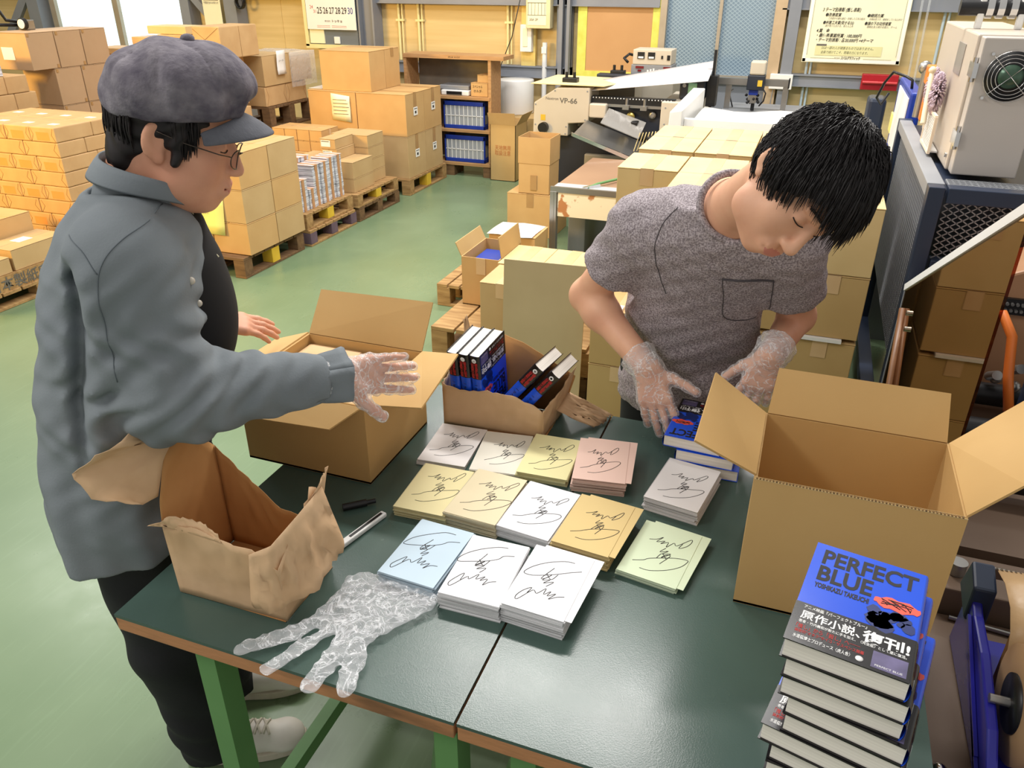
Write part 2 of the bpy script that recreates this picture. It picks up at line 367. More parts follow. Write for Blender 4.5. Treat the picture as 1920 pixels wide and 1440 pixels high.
# electrical boxes on the wall by the post
MINT = mat('sun_paint', (230,214,120), (222,204,108), rough=.6)
bb = tag(MB().box(-2.88,-2.73,8.13,8.19,.9,2.2).obj('backing_board', mat('pale_backing_wood', (232,206,128), (222,194,112), rough=.7, scale=4, stretch=(8,1,1))), 'tall pale wooden backing board behind the wall switch boxes', 'board')
e1 = empty('distribution_box', (-2.66,8.08,1.35), 'beige breaker box with small printed table mounted high on the wall', 'electrical box')
MB().box(-2.79,-2.54,8.0,8.125,1.33,1.9).obj('housing', mat('breaker_beige', (226,214,172), (216,204,160), rough=.5), e1, bevel=.006)
g = MB().box(-2.77,-2.58,7.997,8.0,1.36,1.85,0)
for i in range(6): g.box(-2.765+i*.034,-2.762+i*.034,7.995,7.997,1.45,1.56,1)
g.box(-2.77,-2.58,7.995,7.997,1.555,1.56,1); g.box(-2.77,-2.58,7.995,7.997,1.448,1.452,1); g.text('20A 2P', .03, (-2.75,7.994,1.4), (1,0,0), (0,0,1), 1)
g.obj('cover_plate', [PAPERC, INKG], e1)
e2 = tag(MB().box(-2.87,-2.75,8.06,8.13,1.11,1.36).obj('switch_box', WHITEP, bevel=.006), 'long white switch box on the pale backing board', 'switch')
MB().box(-2.84,-2.79,8.053,8.06,1.16,1.33).obj('switch_plate', PAPERC, e2, bevel=.004)
tag(MB().tube([(-2.84,7.97,1.58),(-2.93,7.99,1.25),(-3.06,8.02,.98),(-3.08,8.02,.9)], .005, 6).obj('power_cord', BLACK), 'thin black cord slanting down the wall behind the paper roll', 'cord')
# poster
po = tag(MB().box(-.17,.64,8.06,8.066,1.11,2.2).obj('award_poster', PAPERC), 'white and cream poster with Japanese award text on the back wall', 'poster')
p = MB(); y = 8.058
p.box(-.165,-.14,y,y+.002,1.115,2.2,0); p.box(.61,.635,y,y+.002,1.115,2.2,0); p.box(-.165,.635,y,y+.002,1.115,1.14,0)
p.obj('poster_margin', PAPER, po)
p = MB(); y = 8.057; X1 = (1,0,0); Z1 = (0,0,1)
for a in ((-.135,-.133,1.17,2.2),(.6,.602,1.17,2.2),(-.1,.1,1.145,1.147),(.34,.57,1.145,1.147)): p.box(a[0],a[1],y-.001,y,a[2],a[3],1)
def ln(t, h, x, z, w, mi=0, b=.012, sh=.25): p.text(t, h, (x,y-.001,z), X1, Z1, mi, w, bold=b, shear=sh)
ln('3 テーマ別表彰 (推し表彰)', .036, -.06, 1.525, .31); ln('❶改善度賞', .03, -.03, 1.487, .13); ln('❷継続力賞', .03, .31, 1.485, .13)
ln('工夫前から最も進化・改善した工夫の組み', .02, -.005, 1.462, .3, 1, 0); ln('日頃の気づき、継続をしている心がけ', .02, .33, 1.46, .26, 1, 0)
ln('❸創意工夫賞(見せる5S)', .03, -.04, 1.425, .25); ln('❹縁の下の功労者賞', .03, .3, 1.423, .21)
ln('誰が見ても分かる、見える工夫', .02, -.02, 1.402, .23, 1, 0); ln('現場を支え続ける個人、チーム', .02, .32, 1.4, .24, 1, 0)
ln('4.賞　金', .034, -.085, 1.358, .11); ln('・最優秀事業所賞 : 100,000円', .034, -.075, 1.32, .37); ln('・テーマ別表彰 : 各20,000円 ×4テーマ', .034, -.075, 1.284, .47)
p.box(-.07,.48,y-.0006,y,1.17,1.25,2); p.box(-.065,.02,y-.001,y-.0006,1.246,1.262,1)
ln('5Sは一部の人が頑張るものではありません。', .026, -.02, 1.222, .43, 0, 0); ln('全員で続けてこそ、現場の力になります。', .026, -.02, 1.186, .39, 0, 0)
ln('株式会社', .016, .1, 1.143, .05, 1, 0); ln('スバルグラフィック', .03, .155, 1.14, .16, 0, .02)
p.obj('poster_print', [INK, INKG, mat('poster_khaki', (226,222,170), (220,216,162), rough=.8)], po)
# calendar on its post with the grey display below
ca = tag(MB().box(-5.28,-4.68,7.98,7.984,1.27,1.9).obj('wall_calendar', PAPER), 'large wall calendar sheet showing the days 25 to 30', 'calendar')
p = MB(); y = 7.979
for i, tx in enumerate(('25','26','27','28','29','30')): p.text(tx, .088, (-5.145+i*.075,y,1.425), X1, Z1, 2 if i == 5 else 0, .061, bold=.01)
p.text('24', .05, (-5.23,y,1.47), X1, Z1, 1, .038); p.text('31', .045, (-5.19,y,1.43), X1, Z1, 1, .034)
p.text('株式会社', .02, (-5.06,y,1.345), X1, Z1, 0, .07); p.text('トッキョ', .032, (-4.97,y,1.342), X1, Z1, 0, .12, bold=.02)
for i in range(4): p.box(-5.16+(i%2)*.18,-5.0+(i%2)*.2,y,y+.001,1.305-(i//2)*.014,1.308-(i//2)*.014,1)
p.obj('calendar_print', [INK, REDINK, BLUEINK], ca)
dsp = empty('wall_cabinet', (-4.98,8.05,1.0), 'grey glass fronted wall cabinet under the calendar', 'cabinet')
m = MB(); m.box(-5.33,-5.29,7.99,8.18,1.1,1.95); m.box(-5.33,-4.68,7.99,8.18,1.08,1.12); m.obj('frame', LY, dsp)
MB().box(-5.29,-4.69,8.02,8.17,1.12,1.95).obj('glass_front', mat('display_grey', (120,128,136), (104,112,122), rough=.2, scale=1.5), dsp)
MB().box(-4.98,-4.91,8.0,8.02,1.13,1.2).obj('white_handle', WHITEP, dsp, bevel=.005)
MB().box(-5.28,-5.1,8.005,8.02,1.13,1.27).obj('paper_note', PAPERC, dsp)
tag(MB().box(-6.62,-6.38,7.97,7.974,1.27,1.75).text('作業安全のお知らせ', .03, (-6.6,7.968,1.5), X1, Z1, 1, .2).box(-6.6,-6.4,7.967,7.97,1.535,1.56,1).obj('paper_notice', [PAPERC, INKG]), 'pale printed notice hanging on the grey post at upper left', 'notice')
hs = MB()
for k in range(4): hs.tube([(-6.12+.05*math.cos(a/12*2*PI),8.0-.012*k,1.52+.06*math.sin(a/12*2*PI)) for a in range(12)], .011, 6, closed=True)
tag(hs.obj('coiled_hose', BLACK), 'black coiled hose hanging by the grey post left of the calendar', 'hose')
# red magnetic tray, switch boxes and rods on the right
rd = tag(MB().box(.36,.66,8.02,8.09,.9,1.03).obj('magnetic_tray', REDP, bevel=.006), 'red magnetic tray stuck to the grey wall girt', 'tray')
MB().cyl((.37,8.0,.965),(.65,8.0,.965),.012).obj('tray_lip', mat('bright_red', (214,70,74), (200,60,64), rough=.3), rd)
sw = tag(MB().box(-.42,-.22,8.03,8.09,.87,1.0).obj('wall_outlet', WHITEP, bevel=.005), 'white double outlet box on the girt under the wired window', 'outlet')
MB().cyl((-.28,8.05,.87),(-.29,8.05,.45),.006).cyl((-.38,8.05,.87),(-.4,8.05,.45),.004).obj('outlet_cord', GREYP, sw)
for i in range(2):
    tag(MB().cyl((.71+i*.055,8.0,1.65),(.74+i*.05,8.0,.62),.009).obj('plastic_rod', GLASSY), ['left clear plastic rod leaning on the wall right of the poster', 'right clear plastic rod leaning on the wall right of the poster'][i], 'rod', 'clear rods')
# ------------------------------------------------------------------ pallets, cartons, reams
def pallet(x0, x1, y0, y1, z, label, h=.14, axis='y', m=None, mb=None, blk=None, group='wooden pallets'):
    """deck boards run across `axis`; open fork slots show on the sides"""
    m = m or WOOD; mb = mb or m; blk = blk or m
    r = empty('wooden_pallet', ((x0+x1)/2,(y0+y1)/2,z), label, 'pallet', group)
    n = 6
    for i in range(n):
        if axis == 'y':
            w = (y1-y0)/n; a = y0+i*w; MB().box(x0,x1,a,a+w-.012,z+h-.02,z+h).obj('deck_board', m, r, bevel=.002)
        else:
            w = (x1-x0)/n; a = x0+i*w; MB().box(a,a+w-.012,y0,y1,z+h-.02,z+h).obj('deck_board', m, r, bevel=.002)
    bw = .085
    for i in range(3):
        for j in range(3):
            bx = x0+(x1-x0-bw)*i/2; by = y0+(y1-y0-bw)*j/2
            MB().box(bx,bx+bw,by,by+bw,z+.018,z+h-.021).obj('block', blk if (i == 2 and j == 1 or blk is not YPAINT) else m, r, bevel=.002)
    for i in range(3):
        if axis == 'y':
            bx = x0+(x1-x0-bw)*i/2; MB().box(bx,bx+bw,y0,y1,z+.001,z+.0175).obj('bottom_board', mb, r, bevel=.002)
        else:
            by = y0+(y1-y0-bw)*i/2; MB().box(x0,x1,by,by+bw,z+.001,z+.0175).obj('bottom_board', mb, r, bevel=.002)
    return r

def carton(x0, x1, y0, y1, z0, z1, label, group=None, m=None, tape=None, drop=.07, tm=None, tw=.055, name='cardboard_carton', gap=True):
    m = m or CARD; e = .001; g = MB()
    x0 += e; x1 -= e; y0 += e; y1 -= e; z0 += .0005
    g.box(x0,x1,y0,y1,z0,z1-.006)
    s = .0015
    if tape == 'x' or (tape is None and (x1-x0) > (y1-y0)):
        yc = (y0+y1)/2; g.box(x0-s,x1+s,y0-s,yc-s,z1-.005,z1); g.box(x0-s,x1+s,yc+s,y1+s,z1-.005,z1)
    else:
        xc = (x0+x1)/2; g.box(x0-s,xc-s,y0-s,y1+s,z1-.005,z1); g.box(xc+s,x1+s,y0-s,y1+s,z1-.005,z1)
    o = g.obj(name, m, bevel=.0025, seg=2)
    tag(o, label, 'box', group)
    if tape:
        t = MB(); k = .0025
        if tape == 'y':
            xc = (x0+x1)/2; a, b = xc-tw/2, xc+tw/2
            t.box(a,b,y0-k,y1+k,z1,z1+.001); t.box(a,b,y0-k,y0-s,z1-drop,z1+.001); t.box(a,b,y1+s,y1+k,z1-drop,z1+.001)
        else:
            yc = (y0+y1)/2; a, b = yc-tw/2, yc+tw/2
            t.box(x0-k,x1+k,a,b,z1,z1+.001); t.box(x0-k,x0-s,a,b,z1-drop,z1+.001); t.box(x1+s,x1+k,a,b,z1-drop,z1+.001)
        t.obj('packing_tape', tm or TAPE, o)
    return o

# paper-wrapped reams: fold shading on the ends is drawn as dark lines
def make_ream(w, d, h, label, patch=True):
    o = MB().box(-w/2,w/2,-d/2,d/2,.0008,h-.0008).obj('paper_ream', KRAFT, bevel=.007, seg=3)
    tag(o, label, 'wrapped paper')
    f = MB()
    for sy in (-1,1):
        y = sy*(d/2+.0006)
        for sx in (-1,1):
            f.tube([(sx*w*.47,y,h*.06),(sx*w*.36,y,h*.5),(sx*w*.44,y,h*.93)], .0011, 5)
    f.obj('fold_shade_line', KRAFTD, o)
    if patch:
        y0 = -(d/2+.0005); MB().box(-w*.25,w*.25,y0,y0+.001,h*.12,h*.66).obj('end_print', KRAFTL, o)
        MB().box(-w*.2,w*.1,-d*.2,-d*.05,h-.0008,h+.0003).obj('white_sticker', PAPER, o)
    return o
def put(src, loc, label, group, rot=0, used=[]):
    if src.name not in used:
        used.append(src.name); o = src
    else: o = copy_tree(src)
    o.location = loc; o.rotation_euler = (0,0,rot); o['label'] = label; o['group'] = group
    return o

# --- S1: twelve plain cartons on a pallet
pallet(-4.0,-3.35,4.03,4.72,0,'dark wooden pallet under the three high block of plain cartons', m=WOODD, blk=YPAINT)
gS = 'plain cartons stacked three high'
for l, (a, b) in enumerate(((.145,.355),(.357,.575),(.577,.805))):
    for j, (ya, yb) in enumerate(((4.09,4.405),(4.41,4.725))):
        for i, (xa, xb) in enumerate(((-3.61,-3.33),(-3.895,-3.615))):
            carton(xa,xb,ya,yb,a,b,'plain carton, %s layer, %s column, %s row, beside the leaflet bundles'%(('bottom','middle','top')[l],('aisle side','inner')[i],('near','far')[j]),gS,CARD if (i+j+l)%2 else CARDO, tape='y' if l == 2 else None, tm=CARDO)
n = MB()
P = [[(-3.74+.24*i/3+.004*j, 4.082-.004*math.sin(j*1.3)-(.01 if j == 0 else 0), .27+.22*j/4+.03*i/3*(j/4)) for i in range(4)] for j in range(5)]
n.grid(P); n.text('7/— 中村様', .025, (-3.7,4.073,.44), X1, Z1, 1, .1); n.text('伝票入', .022, (-3.68,4.073,.405), X1, Z1, 1, .07)
tag(n.obj('delivery_note', [PAPERY, INKG], solid=.0006), 'yellow handwritten note taped to the plain cartons by the cap man', 'note')
# --- S2: two pallets with banded leaflets
pallet(-4.1,-3.33,4.78,5.44,0,'lower pallet under the leaflet bundles, with a purple corner block', h=.12, m=WOOD, blk=WOODP)
pallet(-4.1,-3.35,4.78,5.44,.12,'upper pallet carrying the banded leaflet bundles', h=.12, m=WOOD, blk=YPAINT)
LEAF = mat('leaflet_edges', (222,224,232), (160,162,172), rough=.7, scale=22, stretch=(.3,.3,9), contrast=(.42,.58))
LEAFTOP = mat('leaflet_cover', (226,176,150), (214,214,220), rough=.5, scale=30)
BAND = mat('paper_band', (196,150,108), (180,134,92), rough=.7)
def bundle(x0,x1,y0,y1,z0,z1,label):
    g = MB(); nl = max(2, int((z1-z0)/.035)); hh = (z1-z0)/nl
    for k in range(nl):
        a, b = rng.uniform(-.003,.003), rng.uniform(-.003,.003); g.box(x0+a,x1+a,y0+b,y1+b,z0+k*hh+.0006,z0+(k+1)*hh-.0012)
    o = tag(g.obj('leaflet_bundle', LEAF), label, 'leaflets', 'banded leaflet bundles')
    MB().box(x0-.004,x1+.004,y0-.004,y1+.004,z1,z1+.003).obj('top_leaflet', LEAFTOP, o)
    yc = (y0+y1)/2; MB().box(x0-.005,x1+.005,yc-.014,yc+.014,z0+.001,z1+.004).obj('paper_band', BAND, o)
    return o
for i, (a, b, h, x, d) in enumerate([(4.80,4.91,.47,-3.4,'knee high corner bundle'),(4.925,5.0,.385,-3.4,'shortest bundle in front'),(5.01,5.1,.54,-3.41,'tall bundle third along the front'),(5.11,5.2,.545,-3.4,'tall bundle fourth along the front'),(5.21,5.3,.555,-3.41,'tall bundle fifth along the front'),(5.31,5.4,.56,-3.4,'tall bundle at the far end of the front'),
        (4.80,4.9,.56,-3.56,'second row bundle behind the corner'),(4.91,5.0,.57,-3.56,'second row bundle behind the shortest'),(5.01,5.1,.575,-3.57,'second row bundle behind the third'),(5.11,5.2,.575,-3.56,'second row bundle behind the fourth')]):
    bundle(x-.14,x,a,b,.2405,h,'white banded leaflet pile on pallet, '+d)
# --- S3: flat cartons
pallet(-4.1,-3.33,5.49,6.19,0,'lower grey pallet under the flat cartons', h=.115, m=WOODD)
pallet(-4.1,-3.33,5.48,6.18,.115,'upper pallet with a yellow tag carrying the flat cartons', h=.107, m=WOOD, blk=YPAINT)
gF = 'flat cartons on the double pallet'
for l, (a, b) in enumerate(((.2225,.333),(.334,.465))):
    for i, (xa, xb) in enumerate(((-3.66,-3.38),(-3.945,-3.665))):
        carton(xa,xb,5.53,5.85,a,b,'flat tan carton in the front pair, %s level, %s side'%(('lower','upper')[l],('aisle','inner')[i]),gF,CARD)
for l in range(4):
    carton(-3.76,-3.42,5.86,6.13,.2225+l*.099,.2225+(l+1)*.099-.001,'flat tan carton, %s of four in the far stack on the double pallet'%('lowest','second lowest','second highest','highest')[l],gF,CARD)
for l, (a, b, dx) in enumerate(((.4655,.545,0),(.546,.626,-.01))):
    o = carton(-3.69+dx,-3.545+dx,5.58,5.86,a,b,'small flat carton with white label, %s of the two on the flat cartons'%('lower','upper')[l],gF,CARD)
    MB().box(-3.675+dx,-3.59+dx,5.5775,5.579,a+.018,b-.012,0).box(-3.67+dx,-3.6+dx,5.5765,5.5775,b-.024,b-.018,1).obj('shipping_label', [PAPER, INKG], o)
for l in range(2):
    for i in range(4):
        carton(-4.4+i*.125,-4.4+i*.125+.122,5.93,6.2,.43+l*.093,.43+(l+1)*.093-.001,'little carton in the back row of four, %s row, %s from left'%(('lower','upper')[l],('first','second','third','fourth')[i]),gF,CARDO,tape='x' if l else None, tw=.03)
tag(MB().box(-4.42,-3.86,5.9,6.22,.2225,.4295).obj('cardboard_carton', CARDO, bevel=.003), 'long low carton under the back row of little cartons', 'box', gF)
# --- S4: big cartons with white stickers
pallet(-4.35,-3.33,6.4,7.2,0,'pallet with yellow corner blocks under the big stickered cartons', h=.145, m=WOOD, blk=YPAINT)
gB = 'big cartons with white stickers'
for l, (a, b) in enumerate(((.146,.515),(.517,.872))):
    for j, (ya, yb) in enumerate(((6.42,6.785),(6.79,7.15))):
        for i, (xa, xb) in enumerate(((-3.83,-3.34),(-4.325,-3.835))):
            o = carton(xa,xb,ya,yb,a,b,'big tan carton, %s layer, %s row, %s side of the block before the shelf'%(('lower','upper')[l],('near','far')[j],('aisle','inner')[i]),gB,CARDO if i or l else CARD,tape='x',tm=TAPED,drop=.2)
            if not i:
                zc = (a+b)/2+.02; yc = (ya+yb)/2
                MB().box(xb+.0016,xb+.003,yc-.04,yc+.04,zc-.035,zc+.035,0).box(xb+.003,xb+.0035,yc-.015,yc+.015,zc-.02,zc+.002,1).box(xb+.003,xb+.0035,yc-.03,yc+.03,zc+.018,zc+.024,1).obj('shipping_label', [PAPER, INK], o)
for i, (xa, xb) in enumerate(((-4.19,-3.69),)):
    carton(xa,xb,6.46,6.74,.873,1.205,'near one of two big cartons on top of the stickered block','top big cartons',CARDO)
    carton(xa,xb,6.745,7.02,.873,1.205,'far one of two big cartons on top of the stickered block','top big cartons',CARDO,tape='x',tm=TAPED)
n = MB(); n.grid([[(-4.08+.19*i/3, 6.412-.006*(j%2), .63+.225*j/4-.02*i/3) for i in range(4)] for j in range(5)])
for k in range(5): n.box(-4.06,-3.92+.01*(k%3),6.403,6.404,.80-k*.03,.804-k*.03,1)
tag(n.obj('delivery_note', [PAPERC, INKG], solid=.0006), 'cream delivery note hanging on the big stickered cartons', 'note')
tag(MB().box(-4.36,-4.22,6.5,6.75,.8735,.876).obj('paper_sheet', PAPER), 'white paper sheet poking out under the top big carton', 'paper')
# --- wooden shelf at the back
sh = empty('wooden_shelf', (-3.3,7.5,0), 'homemade wooden shelf with two blue crates against the back wall', 'shelf')
MB().box(-3.8,-2.76,7.3,7.58,1.09,1.125).text('IPS-B 14 CV', .02, (-3.32,7.299,1.1), X1, Z1, 1, .12).obj('top_board', [PLY, INK], sh, bevel=.003)
for z in (.73,.425,.105): MB().box(-3.75,-2.9,7.3,7.56,z,z+.03).obj('shelf_board', PLY, sh, bevel=.003)
MB().box(-2.92,-2.89,7.31,7.57,.14,1.089).obj('side_panel', PLY, sh)
MB().box(-3.8,-3.77,7.31,7.57,.14,1.089).obj('side_panel', PLY, sh)
for x in (-3.78,-3.38,-2.98): MB().box(x,x+.085,7.31,7.55,0,.104).obj('foot_block', WOODD, sh)
MB().box(-3.76,-2.93,7.562,7.575,.14,1.08).obj('back_panel', mat('shelf_back', (120,112,100), (104,98,88), rough=.7), sh)
for i, z in enumerate((.4555,.136)):
    c = empty('storage_crate', (-3.18,7.5,z), 'blue framed clear storage crate, %s on the wooden shelf'%('upper','lower')[i], 'crate', 'blue storage crates')
    g = MB(); g.box(-3.4,-2.965,7.325,7.55,z,z+.035); g.box(-3.4,-2.965,7.325,7.345,z+.215,z+.255); g.box(-3.4,-3.38,7.325,7.55,z+.215,z+.255); g.box(-2.985,-2.965,7.325,7.55,z+.215,z+.255)
    g.box(-2.98,-2.965,7.325,7.345,z,z+.255); g.box(-3.4,-3.385,7.325,7.345,z,z+.255); g.obj('crate_frame', BLUEP, c, bevel=.004)
    g = MB(); g.box(-3.385,-2.98,7.332,7.336,z+.03,z+.22)
    g.obj('clear_panel', film('crate_plastic_%d'%i, (200,206,214), .2, .55, .1), c)
    g = MB()
    for k in range(9): g.box(-3.37+k*.045,-3.364+k*.045,7.328,7.332,z+.035,z+.215)
    g.box(-3.385,-2.98,7.328,7.332,z+.12,z+.126); g.obj('crate_rib', PAPER, c)
    g = MB()
    for k in range(5): g.box(-3.36+k*.075,-3.36+k*.075+.06,7.36,7.53,z+.036,z+.08+.03*((k*7+i)%3))
    g.obj('packed_sheets', PAPERC, c)
sc = empty('bench_scale', (-3.28,7.45,.76), 'grey and white bench scale on the top bay of the wooden shelf', 'scale')
MB().box(-3.42,-3.13,7.33,7.54,.761,.81).obj('scale_body', WHITEP, sc, bevel=.01)
MB().box(-3.45,-3.14,7.36,7.55,.811,.85).obj('scale_platform', GREYP, sc, bevel=.006)
MB().box(-3.36,-3.2,7.325,7.33,.77,.8).obj('display_window', BLACK, sc)
o = carton(-3.11,-2.935,7.34,7.54,.7615,.885,'small carton with handwriting at the right of the shelf top bay','shelf cartons',CARDO)
MB().text('スペシャル', .03, (-3.09,7.338,.84), X1, Z1, 0, .1).text('ホルダ-', .03, (-3.08,7.338,.80), X1, Z1, 0, .09).obj('handwriting', INK, o)
o = carton(-3.05,-2.935,7.36,7.54,.886,.955,'smaller open carton on top of the handwritten carton','shelf cartons',CARDO)
# --- roll and tall cartons
r = empty('paper_roll', (-2.855,7.9,.548), 'fat white paper roll standing upright beside the shelf', 'paper roll')
MB().lathe([(.18,.55),(.183,.555),(.183,.86),(.18,.868),(.04,.868)], (-2.855,7.9,0), 40, 0).obj('paper_body', WHITEP, r)
tag(MB().box(-3.0,-2.52,7.6,8.05,0,.547).obj('cardboard_carton', CARDD, bevel=.003), 'wide carton behind the tall one, under the paper roll', 'box')
tc = empty('tall_carton', (-2.75,7.4,0), 'tall narrow carton with raised front flap and faint red print', 'box')
g = MB(); g.box(-2.88,-2.62,7.25,7.255,0,.53); g.box(-2.88,-2.875,7.25,7.58,0,.53); g.box(-2.625,-2.62,7.25,7.58,0,.53); g.box(-2.88,-2.62,7.575,7.58,0,.53); g.box(-2.88,-2.62,7.25,7.58,0,.006); g.obj('carton_wall', CARDD, tc)
g = MB(); g.prism([(-2.88,7.248,.532),(-2.62,7.248,.532),(-2.615,7.21,.645),(-2.89,7.21,.64)], (0,-.004,.0)); g.obj('front_flap', CARD, tc)
MB().prism([(-2.618,7.255,.532),(-2.618,7.57,.532),(-2.56,7.57,.63),(-2.56,7.26,.63)], (.004,0,0)).obj('side_flap', CARD, tc)
MB().text('天地無用', .05, (-2.83,7.248,.3), X1, Z1, 0, .16).text('取扱注意', .05, (-2.83,7.248,.25), X1, Z1, 0, .16).obj('red_print', mat('faded_red_print', (176,112,66), (170,104,60), rough=.8), tc)
# --- cartons right of the aisle
carton(-2.09,-1.72,5.6,5.98,0,.328,'tan carton at the bottom of the pair beside the aluminium table','aisle end cartons',CARDO,tape='y',tm=TAPED,drop=.1)
oc = empty('open_carton', (-1.88,5.72,.33), 'tan open topped carton with flaps up, on the carton beside the machine', 'box')
g = MB(); a = (-2.0,-1.76,5.61,5.85)
def walls(g,x0,x1,y0,y1,z0,z1,t=.004,mi=0):
    g.box(x0,x1,y0,y0+t,z0,z1,mi); g.box(x0,x1,y1-t,y1,z0,z1,mi); g.box(x0,x0+t,y0+t,y1-t,z0,z1,mi); g.box(x1-t,x1,y0+t,y1-t,z0,z1,mi)
walls(g,*a,.331,.552); g.box(*a,.3295,.334); g.obj('carton_wall', CARDO, oc)
g = MB(); walls(g,-2.004,-1.756,5.606,5.854,.554,.742); g.obj('raised_flap', CARDO, oc)
MB().box(-1.905,-1.855,5.604,5.606,.36,.47).obj('packing_tape', TAPED, oc)
o = carton(-1.80,-1.49,4.49,4.76,0,.349,'carton under white papers beside the aluminium table','aisle end cartons',CARDO)
n = MB(); n.grid([[(-1.805+.3*i/4, 4.47+.29*j/4, .3535+.004*math.sin(i*1.7+j)) for i in range(5)] for j in range(5)])
for k in range(6): n.box(-1.75,-1.6+.05*(k%2),4.7-k*.035,4.702-k*.035,.3575,.358,1)
tag(n.obj('delivery_papers', [PAPER, INKG], solid=.0008), 'white printed papers lying on the carton by the aluminium table', 'papers')
# --- pallets and cartons left of the cardboard sheet
pallet(-1.97,-1.5,4.06,4.46,0,'single pallet on the floor behind the double pallet, bare left end', h=.14, axis='x')
pallet(-1.56,-.79,3.17,3.95,0,'lower pallet with stencilled marks behind the open book carton', h=.144, axis='x', m=WOODD)
pallet(-1.57,-.78,3.15,3.93,.145,'upper pallet with boards showing beside the open book carton', h=.144, axis='x')
gM = 'cartons on the middle double pallet'
carton(-1.315,-1.1,3.16,3.42,.29,.545,'taped carton half hidden by the grey cardboard sheet',gM,CARD,tape='y')
carton(-1.333,-1.121,3.44,3.75,.29,.545,'left taped carton behind the grey cardboard sheet',gM,CARDL,tape='y')
carton(-1.118,-.906,3.44,3.75,.29,.545,'right taped carton behind the grey cardboard sheet',gM,CARDL,tape='y')
ob = empty('open_carton', (-1.44,3.6,.29), 'tan carton with two raised flaps and a blue book inside, on the middle pallet', 'box')
g = MB(); walls(g,-1.54,-1.338,3.47,3.8,.291,.545); g.box(-1.54,-1.338,3.47,3.8,.2905,.295); g.obj('carton_wall', CARDO, ob)
MB().hexa([(-1.338,3.5,.545),(-1.334,3.5,.545),(-1.334,3.79,.545),(-1.338,3.79,.545),(-1.355,3.5,.65),(-1.351,3.5,.65),(-1.351,3.79,.65),(-1.355,3.79,.65)]).obj('flap', CARDD, ob)
MB().hexa([(-1.545,3.475,.545),(-1.541,3.475,.545),(-1.541,3.8,.545),(-1.545,3.8,.545),(-1.575,3.475,.61),(-1.571,3.475,.61),(-1.571,3.8,.61),(-1.575,3.8,.61)]).obj('flap', CARDD, ob)
MB().box(-1.46,-1.41,3.467,3.47,.46,.546).obj('packing_tape', TAPE, ob)
tag(MB().box(-1.52,-1.36,3.55,3.76,.44,.5).obj('book', BLUEP, bevel=.003), 'blue book lying inside the open carton on the middle pallet', 'book')
cb = tag(MB().hexa([(-1.165,3.04,.0),(-.79,3.04,.0),(-.79,3.047,.0),(-1.165,3.047,.0),(-1.165,3.085,.695),(-.79,3.085,.705),(-.79,3.092,.705),(-1.165,3.092,.695)]).obj('cardboard_sheet', CRG), 'big grey brown cardboard sheet standing beside the grey shirted man', 'cardboard')
MB().text('(株)日本段ボール 5-A1280/1-13B', .02, (-.86,3.072,.44), (-1,0,0), (0,-.02,-1), 0, .17).obj('stencil_print', INKG, cb)
MB().box(-1.15,-1.05,3.072,3.075,.3,.33).obj('packing_tape', TAPE, cb)
# --- R: the block of taped cartons behind the grey shirted man
pallet(-.74,.31,2.94,4.4,0,'low pallet under the tall block of taped cartons', h=.075, axis='x', m=WOODD)
gR = 'taped cartons behind the grey shirted man'
colx = [-.73+.2575*k for k in range(4)]
rows = [(2.95,3.275),(3.28,3.6),(3.7,4.04),(4.05,4.38)]
hz = [(.077,.325),(.327,.573),(.588,.833),(.835,1.088)]
cname = ('left','second','third','right'); rname = ('front','second','third','back')
for j, (ya, yb) in enumerate(rows):
    for k, xa in enumerate(colx):
        for l, (a, b) in enumerate(hz):
            if j == 0 and k == 0 and l > 1: continue
            if j > 0 and 0 < k and l < 3: continue
            if j == 3 and l < 3: continue
            carton(xa,xa+.2505,ya,yb,a,b,'taped carton, %s row, %s column, %s layer of the tall block'%(rname[j],cname[k],ORD[3-l]),gR,CARDL if l == 3 else CARDD,tape='y')
for i, (xa, xb) in enumerate(((-.735,-.6),(.03,.24))):
    tag(MB().box(xa,xb,2.935,3.0,.5745,.587).obj('edge_slat', WHITEP), ['short white slat between the left cartons of the tall block','white slat between the right cartons of the tall block'][i], 'slat', 'white slats')
for j in (1,2,3):
    ya, yb = rows[j]; tag(MB().box(-.47,.3,ya,yb,.0765,.8345).obj('cardboard_carton', CARDD, bevel=.003), 'plain carton block under the %s row of the tall block'%rname[j], 'box', gR)
    if j == 3: tag(MB().box(-.73,-.474,ya,yb,.0765,.8345).obj('cardboard_carton', CARDD, bevel=.003), 'plain carton block under the back left corner of the tall block', 'box', gR)
# --- left: pallet with stencil and flat cartons
tp = pallet(-5.2,-4.36,2.95,3.75,0,'pallet with Japanese stencil lettering at the left edge', h=.1, m=WOOD)
b = MB(); b.box(-5.2,-4.37,2.9,3.75,.1,.195); b.text('日本製紙所', .085, (-4.368,3.02,.115), (0,1,0), Z1, 1, .42, bold=.01); b.obj('stencilled_board', [WOOD, INKG], tp)
gP = 'flat cartons on the stencilled pallet'
carton(-4.62,-4.38,2.8,3.2,.196,.29,'low flat carton at the near corner of the stencilled pallet',gP,CARD)
carton(-4.95,-4.64,2.75,3.28,.196,.35,'flat carton at the left frame edge on the stencilled pallet',gP,CARD)
carton(-4.62,-4.38,3.22,3.62,.196,.325,'flat carton with white label on the stencilled pallet',gP,CARD)
MB().box(-4.55,-4.47,3.36,3.46,.3253,.3262).obj('shipping_label', PAPER, bpy.data.objects[[o.name for o in C.objects if o.get('label','').startswith('flat carton with white label')][0]])
carton(-5.0,-4.64,3.3,3.62,.196,.44,'taller carton at the back of the stencilled pallet',gP,CARDO)
